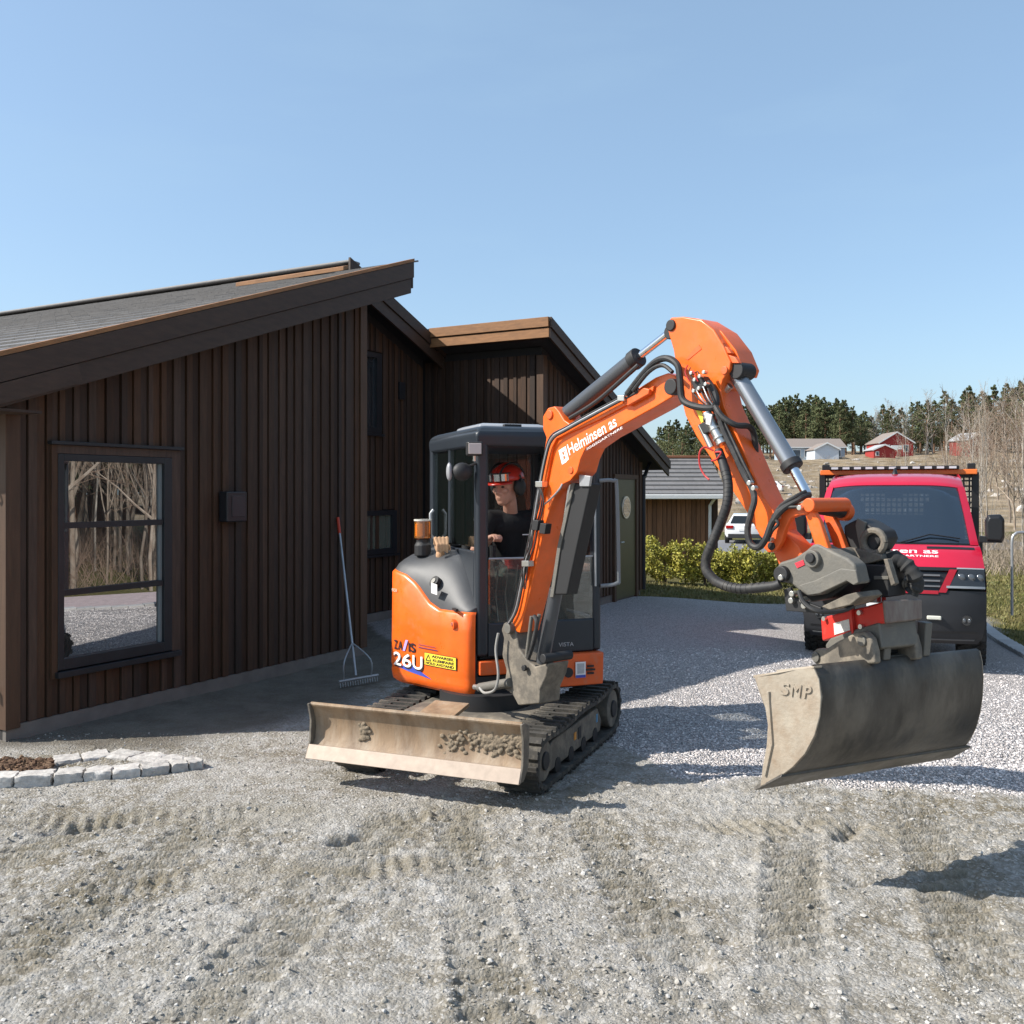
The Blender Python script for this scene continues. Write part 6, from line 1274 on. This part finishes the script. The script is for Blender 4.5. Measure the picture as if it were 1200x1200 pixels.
# grey lower plates under the coupler
MB().prism([KX(x, y, .49) for x, y in ((966, 756), (972, 748), (1000, 738), (1030, 729), (1034, 760), (1000, 768), (970, 768))], KW * .24).build('coupler_frame', M_cast, cp, bevel=.012)
for w_ in (.53, .79): MB().prism([KV(w_, .20, 1.10), KV(w_, .24, 1.10), KV(w_, .255, 1.265), KV(w_, .20, 1.265)], KW * .045).build('lock_claw', M_cast, cp, bevel=.006)
MB().box(KV(.68, .14, 1.17), .2, .05, .12, KW, KP).build('lock_block', M_dark, cp, bevel=.006)
for px, py in ((1030, 693), (1036, 694)): p = KQ(px, py, 4.62); MB().tube(smooth_path([p + UP * -.05, p + UP * .03, p + UP * .05 + KW * .03, p + KW * .06], 4), .010, 8).build('lifting_eye', M_redp, cp)
# rotator: grey casting, ring, sides
ro = plate('tilt_rotator', [(908, 668), (913, 659), (930, 654), (944, 645), (952, 638), (958, 637), (978, 647), (993, 654), (1002, 662), (1007, 684), (1001, 686), (993, 679), (982, 685), (960, 697), (946, 699), (936, 692), (926, 684), (913, 682)], .13, .10, M_cast, bevel=.014, seg=3)
plate('rotator_cheek', [(930, 668), (950, 650), (958, 648), (990, 664), (1000, 680), (985, 684), (955, 697), (940, 694)], -.12, .08, M_cast, ro, .012)
plate('rotator_core', [(934, 676), (950, 660), (985, 668), (996, 684), (976, 700), (950, 706), (938, 700)], .06, .20, M_dark, ro, .01)
pin('pivot_pin', 950, 655, .155, .34, .042, M_cast, ro); pin('pin_cap', 948, 654, .17, .03, .024, M_dark, ro); pin('pivot_pin', 914, 673, .16, .36, .040, M_dark, ro); pin('bolt', 914, 677, .175, .02, .014, M_fit, ro)
plate('badge', [(931, 660), (941, 656), (943, 662), (934, 666)], .134, .004, mat('badge_red', (.6, .04, .06), .4), ro, .001)
plate('rotator_panel', [(935, 686), (955, 680), (985, 666), (1003, 668), (1006, 683), (1000, 686), (992, 681), (960, 696), (946, 698)], .145, .018, M_cast, ro, .006)
g_ = P(985, 702, 4.78); MB().cyl(g_ - V((0, 0, .02)) , g_ + V((-.01, 0, .05)), .085, 36).build('slew_gear', M_dark, ro, bevel=.012); plate('rotator_base', [(962, 711), (990, 697), (1003, 694), (1008, 700), (996, 709), (972, 715)], .10, .2, M_mud, ro, .006); MB().cyl(g_ - V((0, 0, .06)), g_ - V((0, 0, .01)), .07, 30).build('gear_hub', M_dark, ro)
plate('hose_bracket', [(918, 691), (926, 688), (930, 700), (962, 712), (962, 719), (921, 716)], .15, .02, M_dark, ro, .004)
for x, y in ((926, 704), (939, 703), (941, 710), (927, 696)): pin('fitting', x, y, .175, .04, .014, M_fit, ro)
hose('hydraulic_hose', [(936, 692, .17), (942, 706, .18), (958, 716, .18), (985, 716, .1), (1000, 710, .05)], .011, M_dark, parent=ro)
# far half of the rotator: guard cup, ring eye, beams
cup = plate('rotator_guard', [(988, 616), (1004, 608), (1013, 612), (1030, 622), (1034, 632), (1026, 646), (1004, 646), (990, 640)], -.20, .16, M_dark, ro, .012)
plate('guard_lip', [(1004, 607), (1014, 612), (1012, 632), (1016, 642), (1008, 645), (1004, 628), (1002, 616)], -.19, .02, M_cast, cup, .004)
c = BP(1024, 635, -.19); MB().tube([c + (BM * math.cos(k * .42) + UP * math.sin(k * .42)) * .055 for k in range(16)], .017, 8).build('ring_eye', M_mud, cup)
plate('rotator_beam', [(991, 641), (1012, 644), (1032, 650), (1034, 656), (1012, 662), (1002, 660)], -.17, .2, M_mud, ro, .008)
plate('rotator_box', [(1005, 661), (1040, 662), (1042, 700), (1010, 700), (1004, 686)], -.16, .16, M_dark, ro, .008)
plate('box_plate', [(1024, 675), (1041, 675), (1041, 679), (1024, 679)], -.155, .006, M_cast, ro, .001); plate('guide_bar', [(1035, 655), (1040, 655), (1049, 684), (1044, 687)], -.13, .04, M_mud, ro, .004)
pts = smooth_path([BP(1030, 658, -.25), BP(1046, 654, -.25), BP(1060, 661, -.27), BP(1070, 672, -.28), BP(1074, 684, -.3), BP(1068, 694, -.3)], 7)
MB().tube(pts, [.036 + .003 * math.sin(k * 1.7) + .003 * math.sin(k * .9) for k in range(len(pts))], 12).build('hose_sleeve', mat('sleeve', (.03, .03, .03), .85, var=.3, vs=20), ro)
pts = smooth_path([BP(1050, 683, -.3), BP(1062, 684, -.3), BP(1074, 686, -.3)], 8); MB().tube(pts, [.02 + .006 * (k % 2) for k in range(len(pts))], 10).build('coil_spring', M_mud, ro)
# hoses on boom and stick
hose('hydraulic_hose', [(842, 528, .13), (848, 545, .15), (853, 566, .17), (852, 590, .19), (844, 614, .20), (833, 640, .22), (827, 658, .22), (830, 672, .22), (844, 684, .21), (868, 690, .2), (905, 687, .18), (914, 684, .17)], .0235, M_hose, n=12)
sh = ex.children[-1]
cen = smooth_path([BP(*p[:2], p[2]) for p in [(848, 545, .15), (853, 566, .17), (852, 590, .19), (844, 614, .20), (833, 640, .22), (827, 658, .22), (830, 672, .22), (844, 684, .21), (868, 690, .2), (900, 687.5, .18)]], 5)
for k in range(1, len(cen) - 1, 1): d = (cen[k + 1] - cen[k - 1]).normalized(); MB().cyl(cen[k] - d * .010, cen[k] + d * .010, .0255, 12).build('spiral_guard', M_hose, sh)
hose('hydraulic_hose', [(838, 474, .12), (848, 505, .12), (860, 530, .12), (872, 556, .12), (881, 572, .13), (884, 586, .15), (880, 602, .17), (876, 622, .18), (880, 638, .18), (890, 641, .18), (898, 630, .18), (905, 612, .17), (918, 596, .16), (938, 584, .12), (948, 580, .05)], .0165, M_hose, n=10)
for k in range(2): hose('hydraulic_hose', [(832 + 5 * k, 470, .11), (850 + 5 * k, 508, .11), (866 + 4 * k, 540, .12), (880 + 3 * k, 566, .12)], .008, M_hose)
hose('hydraulic_hose', [(906, 606, .15), (916, 592, .16), (932, 582, .14), (944, 576, .08)], .010, M_hose); hose('hydraulic_hose', [(900, 634, .16), (905, 622, .17), (912, 614, .17), (908, 606, .17), (914, 596, .16), (936, 594, .15)], .008, M_hose)
for x, y in ((877, 566), (882, 572), (906, 610), (909, 606), (936, 595), (901, 632)): pin('fitting', x, y, .17, .03, .013, M_fit)
hose('hydraulic_hose', [(735, 462, .12), (752, 440, .13), (768, 424, .14), (782, 420, .15), (794, 428, .15), (797, 446, .15), (799, 466, .15), (808, 474, .15), (826, 478, .14), (838, 476, .12), (838, 462, .11), (830, 448, .11)], .019, M_hose, n=10)
hose('hydraulic_hose', [(742, 458, .13), (760, 436, .14), (776, 428, .15), (788, 436, .16)], .012, M_hose)
hose('hydraulic_hose', [(838, 476, .13), (846, 488, .13), (862, 498, .1), (878, 500, .02), (884, 512, -.02), (886, 540, -.04)], .016, M_hose)
for k in range(3):
    o_ = .095 + .012 * k; hose('hydraulic_hose', [(748, 455 + 2 * k, o_), (700, 480 + 2.2 * k, o_), (664, 500 + 2 * k, o_), (645 + k, 512 + 2 * k, o_), (637 + k, 540, o_), (628 + 1.5 * k, 585, o_), (622 + 2 * k, 620, o_), (610 + 2 * k, 678, o_), (602 + 2 * k, 715, o_), (594 + k, 732, o_)], .0068, M_hose if k != 1 else M_galv)
for k in range(3): hose('control_cable', [(630 + k, 568, .13), (633 + 2 * k, 585, .14), (628 + 3 * k, 606, .14), (622 + 4 * k, 618, .13), (620 + 3 * k, 640, .14), (613 + 3 * k, 660, .13), (612 + 2 * k, 690, .12)], .0045, M_hose)
hose('control_cable', [(637, 592, .11), (646, 584, .12), (655, 574, .12), (659, 567, .11)], .006, M_galv)
for x, y in ((624, 609), (633, 613)): plate('valve', [(x, y), (x + 7, y + 1), (x + 5, y + 13), (x - 2, y + 12)], .15, .05, M_dark, ex, .004)
for x, y in ((630, 567), (614, 660), (726, 466)): plate('hose_clamp', [(x - 3, y - 3), (x + 5, y - 3), (x + 5, y + 4), (x - 3, y + 4)], .14, .05, M_fit, ex, .004)
# manifold and couplings on the stick
mf = plate('valve_block', [(809, 446), (822, 440), (828, 452), (815, 461)], .14, .06, M_dark, ex, .006)
for k in range(5): hose('control_cable', [(812 + 4 * k, 459 - 2 * k, .14), (818 + 4 * k, 467, .15), (826 + 3 * k, 474, .14)], .004, M_galv if k % 2 else M_hose, parent=mf)
for k in range(4): hose('control_cable', [(806 + 3 * k, 428 + 3 * k, .12), (803 + 5 * k, 436, .15), (808 + 5 * k, 447, .15)], .0035, mat('red_cable', (.45, .03, .03), .5) if k % 2 == 0 else M_hose, parent=mf)
for x, y in ((813, 445), (819, 441), (826, 450), (812, 458), (818, 455), (824, 436), (809, 437)): pin('fitting', x, y, .16, .03, .010, M_fit, mf)
rod('coupling', (828, 484), (846, 520), .13, .026, M_fit); cpl = ex.children[-1]
for t, r in ((.12, .034), (.5, .031), (.78, .033), (.95, .028)): a = BP(lerp(828, 846, t), lerp(484, 520, t), .13); b = BP(lerp(828, 846, t + .07), lerp(484, 520, t + .07), .13); MB().cyl(a, b, r, 16).build('collar', M_fit, cpl, bevel=.003)
rod('coupling', (821, 498), (834, 525), .13, .017, M_fit); plate('coupling_body', [(818, 497), (826, 494), (832, 506), (824, 509)], .15, .05, M_dark, ex, .006)
plate('tag_plate', [(814, 478), (820, 477), (826, 492), (822, 496)], .12, .01, M_yel, ex, .002); plate('tag_plate', [(827, 484), (834, 486), (832, 498), (827, 497)], .165, .01, M_wht, ex, .002)
hose('control_cable', [(836, 528, .16), (826, 524, .18), (820, 530, .2), (820, 545, .2), (825, 556, .2), (831, 562, .2)], .005, mat('red_cable', (.45, .03, .03), .5)); hose('control_cable', [(838, 530, .16), (845, 530, .17), (840, 538, .17), (834, 540, .16)], .005, mat('red_cable', (.45, .03, .03), .5))
# ------------------------------------------------------------------ the driver
per = empty('person', XV(.10, .18, 1.16), 'seated driver in black T-shirt and red helmet looking out to the side', 'person')
M_skin = mat('skin', (.56, .30, .215), .5, var=.08, vs=20); M_shirt = mat('black_shirt', (.012, .012, .014), .9, bump=.4, bs=25); M_trou = mat('green_trousers', (.05, .075, .062), .9, bump=.4, bs=25)
M_helm = mat('helmet_red', (.55, .035, .02), .3, coat=.3); M_muff = mat('muff_black', (.02, .022, .022), .55)
def XB(f, b, z): return XV(f + .10, b - .10, z)
S_ = 1.17
hc = P(594, 571.5, 7.36)                                     # middle of the head
lk = V((-.60, -.78, -.12)).normalized(); ls = lk.cross(UP).normalized(); lu = ls.cross(lk).normalized()    # face forward, its left/right, up
def HD(f, s, u): return hc + (lk * f + ls * s + lu * u) * S_
def remesh(o, vx, it=4):
    r = o.modifiers.new('r', 'REMESH'); r.mode = 'VOXEL'; r.voxel_size = vx; r.use_smooth_shade = True
    s = o.modifiers.new('s', 'SMOOTH'); s.iterations = it; s.factor = .5; return o
def blob(mb, f, s, u, rf, rs_, ru, n=14): mb.ball(HD(f, s, u), rf * S_, rs_ * S_, ru * S_, n, 10, lk, ls, lu)
neck0 = XB(.0, .22, 1.735); shL = XB(.20, .24, 1.68); shR = XB(-.20, .20, 1.68)
b = MB()
blob(b, 0, 0, .035, .098, .077, .095, 18); blob(b, .025, 0, -.035, .075, .062, .075); blob(b, .055, 0, -.085, .035, .04, .03); blob(b, .05, 0, -.06, .045, .052, .04)
b.tube([HD(.082, 0, .03), HD(.098, 0, .0), HD(.112, 0, -.022), HD(.100, 0, -.032)], [.010, .012, .0155, .008], 8)                     # nose
for s in (-1, 1): blob(b, .097, s * .012, -.028, .010, .009, .008, 8); blob(b, .068, s * .038, -.012, .026, .022, .024); blob(b, .083, s * .03, .038, .016, .026, .010); blob(b, -.005, s * .077, -.005, .018, .009, .03)
blob(b, .090, 0, -.055, .010, .025, .006, 10); blob(b, .087, 0, -.066, .010, .022, .0065, 10)                                            # lips
b.tube([HD(-.015, 0, -.05), HD(-.02, 0, -.10), neck0, neck0 - UP * .1], [.052, .054, .058, .08], 12)
elR = XB(-.33, .10, 1.43); haR = P(574, 631, 7.06); elL = XB(.33, .02, 1.40); haL = XB(.40, -.12, 1.38)
for sh_, el, ha, s in ((shR, elR, haR, -1), (shL, elL, haL, 1)):
    b.tube([neck0 - UP * .06, sh_, el, el.lerp(ha, .5), ha], [.06, .06, .047, .042, .031], 12)
    pf = (ha - el).normalized(); pf = (pf - UP * .25).normalized(); sdv = FRV; pc_ = ha + pf * .04; b.ball(pc_, .038, .045, .022, 12, 8, sdv, pf, sdv.cross(pf))
    for k, (off, ln) in enumerate(((-.028, .062), (-.009, .072), (.010, .068), (.028, .052))):
        r0 = pc_ + sdv * off + pf * .035; b.tube([r0, r0 + pf * ln * .5 - UP * .012, r0 + pf * ln * .7 - UP * .035, r0 + pf * ln * .4 - UP * .052], [.0105, .010, .009, .0075], 8)
    th = pc_ - sdv * .03 * s * -1 * (1 if s > 0 else 1); b.tube([pc_ + sdv * (-.034 * s), pc_ + sdv * (-.052 * s) + pf * .025 - UP * .008, pc_ + sdv * (-.040 * s) + pf * .048 - UP * .024], [.013, .012, .009], 8)
pel = XB(.02, .36, 1.20)
b.tube([neck0 - UP * .06, XB(.0, .28, 1.55), XB(.01, .33, 1.35), pel], [.08, .115, .11, .12], 14)
legs = []
for s in (-1, 1):
    hp = XB(.02 + .10 * s, .32, 1.20); kn = XB(.03 + .15 * s, -.12, 1.27); an = XB(.02 + .13 * s, -.20, .86); toe = XB(.02 + .14 * s, -.36, .80); legs.append((hp, kn, an, toe))
    b.tube([pel, hp, kn, an, an - UP * .04], [.1, .085, .06, .042, .04], 12); b.tube([an - UP * .03, toe], [.045, .035], 10)
body = remesh(b.build('body', M_skin, per), .0055, 3)
# eyes, brows
for s in (-1, 1): MB().ball(HD(.083, s * .031, .014), .010 * S_, .013 * S_, .007 * S_, 10, 8, lk, ls, lu).build('eye', mat('eye_dark', (.05, .04, .035), .25), per)
hr_ = MB(); 
for s in (-1, 1): blob(hr_, -.03, s * .066, .025, .045, .018, .035)
blob(hr_, -.075, 0, -.02, .035, .06, .06); remesh(hr_.build('hair', mat('hair_brown', (.12, .06, .03), .7), per), .006, 2)
t = MB()
t.tube([neck0 - UP * .035, XB(0, .25, 1.62), XB(.0, .28, 1.52), XB(.01, .33, 1.33), XB(.02, .36, 1.18)], [.088, .135, .145, .14, .15], 16)
t.ball(XB(-.01, .23, 1.63), .21, .12, .115, 16, 10, FRV, BKV, UP)
for sh_, el, ha in ((shR, elR, haR), (shL, elL, haL)): t.tube([XB(0, .26, 1.66), sh_, sh_.lerp(el, .5), sh_.lerp(el, .72)], [.085, .088, .074, .070], 14)
shirt = remesh(t.build('shirt', M_shirt, per), .010, 4)
MB().box(XB(.10, .105, 1.565), .085, .004, .008, FRV, BKV).build('shirt_print', M_wht, shirt, smooth=0)
t = MB(); t.ball(pel, .19, .15, .10, 14, 9, FRV, BKV, UP)
for hp, kn, an, toe in legs: t.tube([pel, hp, hp.lerp(kn, .5), kn, kn.lerp(an, .5), an], [.11, .108, .098, .084, .072, .066], 14)
remesh(t.build('trousers', M_trou, per), .011, 4)
for hp, kn, an, toe in legs: remesh(MB().ball(an.lerp(toe, .45) - UP * .03, .05, .13, .05, 12, 8, FRV, BKV, UP).build('boot', M_muff, per), .012, 2)
# helmet with black crest, visor glasses, ear muffs
def dome(r, z0, z1, n=28, m=8, fx=1.18):
    vs = []; fs = []
    for j in range(m + 1):
        a = lerp(z0, z1, j / m)
        for k in range(n): q = 2 * math.pi * k / n; vs.append(HD(r * fx * math.cos(a) * math.cos(q) - .004, r * math.cos(a) * math.sin(q), .055 + r * .92 * math.sin(a)))
    for j in range(m):
        for k in range(n): fs.append((j * n + k, j * n + (k + 1) % n, (j + 1) * n + (k + 1) % n, (j + 1) * n + k))
    return MB().add(vs, fs)
hm_ = dome(.112, -.02, 1.52).build('helmet', M_helm, per, smooth=60); so = hm_.modifiers.new('t', 'SOLIDIFY'); so.thickness = .008
for o_ in (-.045, 0, .045):
    MB().tube([HD(.135 * math.cos(a) - .004, o_, .055 + .108 * math.sin(a)) for a in np.linspace(.25, 2.9, 14)], .008, 6).build('helmet_rib', M_muff if o_ else M_helm, hm_)
MB().add([HD(.128 * math.cos(a) + .0, .112 * math.sin(a), .052) for a in np.linspace(-1.1, 1.1, 12)] + [HD(.165 * math.cos(a) + .0, .118 * math.sin(a), .036) for a in np.linspace(-1.1, 1.1, 12)], [(k, k + 1, 13 + k, 12 + k) for k in range(11)]).build('peak', M_helm, hm_); so = hm_.children[-1].modifiers.new('t', 'SOLIDIFY'); so.thickness = .006
M_vis = glass_mat('visor_glass', (.6, .6, .6), .45, body=(.10, .09, .085))
for s in (-1, 1):
    MB().add([HD(.147 * math.cos(a), .128 * math.sin(a), z + .075) for z in (-.018, .03) for a in np.linspace(.10 * s, .85 * s, 8)], [(k, k + 1, 9 + k, 8 + k) for k in range(7)]).build('visor_lens', M_vis, hm_)
    MB().ball(HD(-.012, s * .098, .005), .052 * S_, .034 * S_, .062 * S_, 16, 10, lk, ls, lu).build('ear_muff', M_muff, per)
    MB().tube([HD(-.01, s * .118, .01), HD(-.005, s * .125, .05), HD(.0, s * .116, .085)], .007, 6).build('muff_arm', M_muff, hm_)
MB().tube([HD(.150 * math.cos(a), .131 * math.sin(a), .107) for a in np.linspace(-.95, .95, 14)], .006, 6).build('visor_frame', M_muff, hm_); MB().tube([HD(.150, 0, .107), HD(.152, 0, .055)], .006, 6).build('visor_bridge', M_muff, hm_)
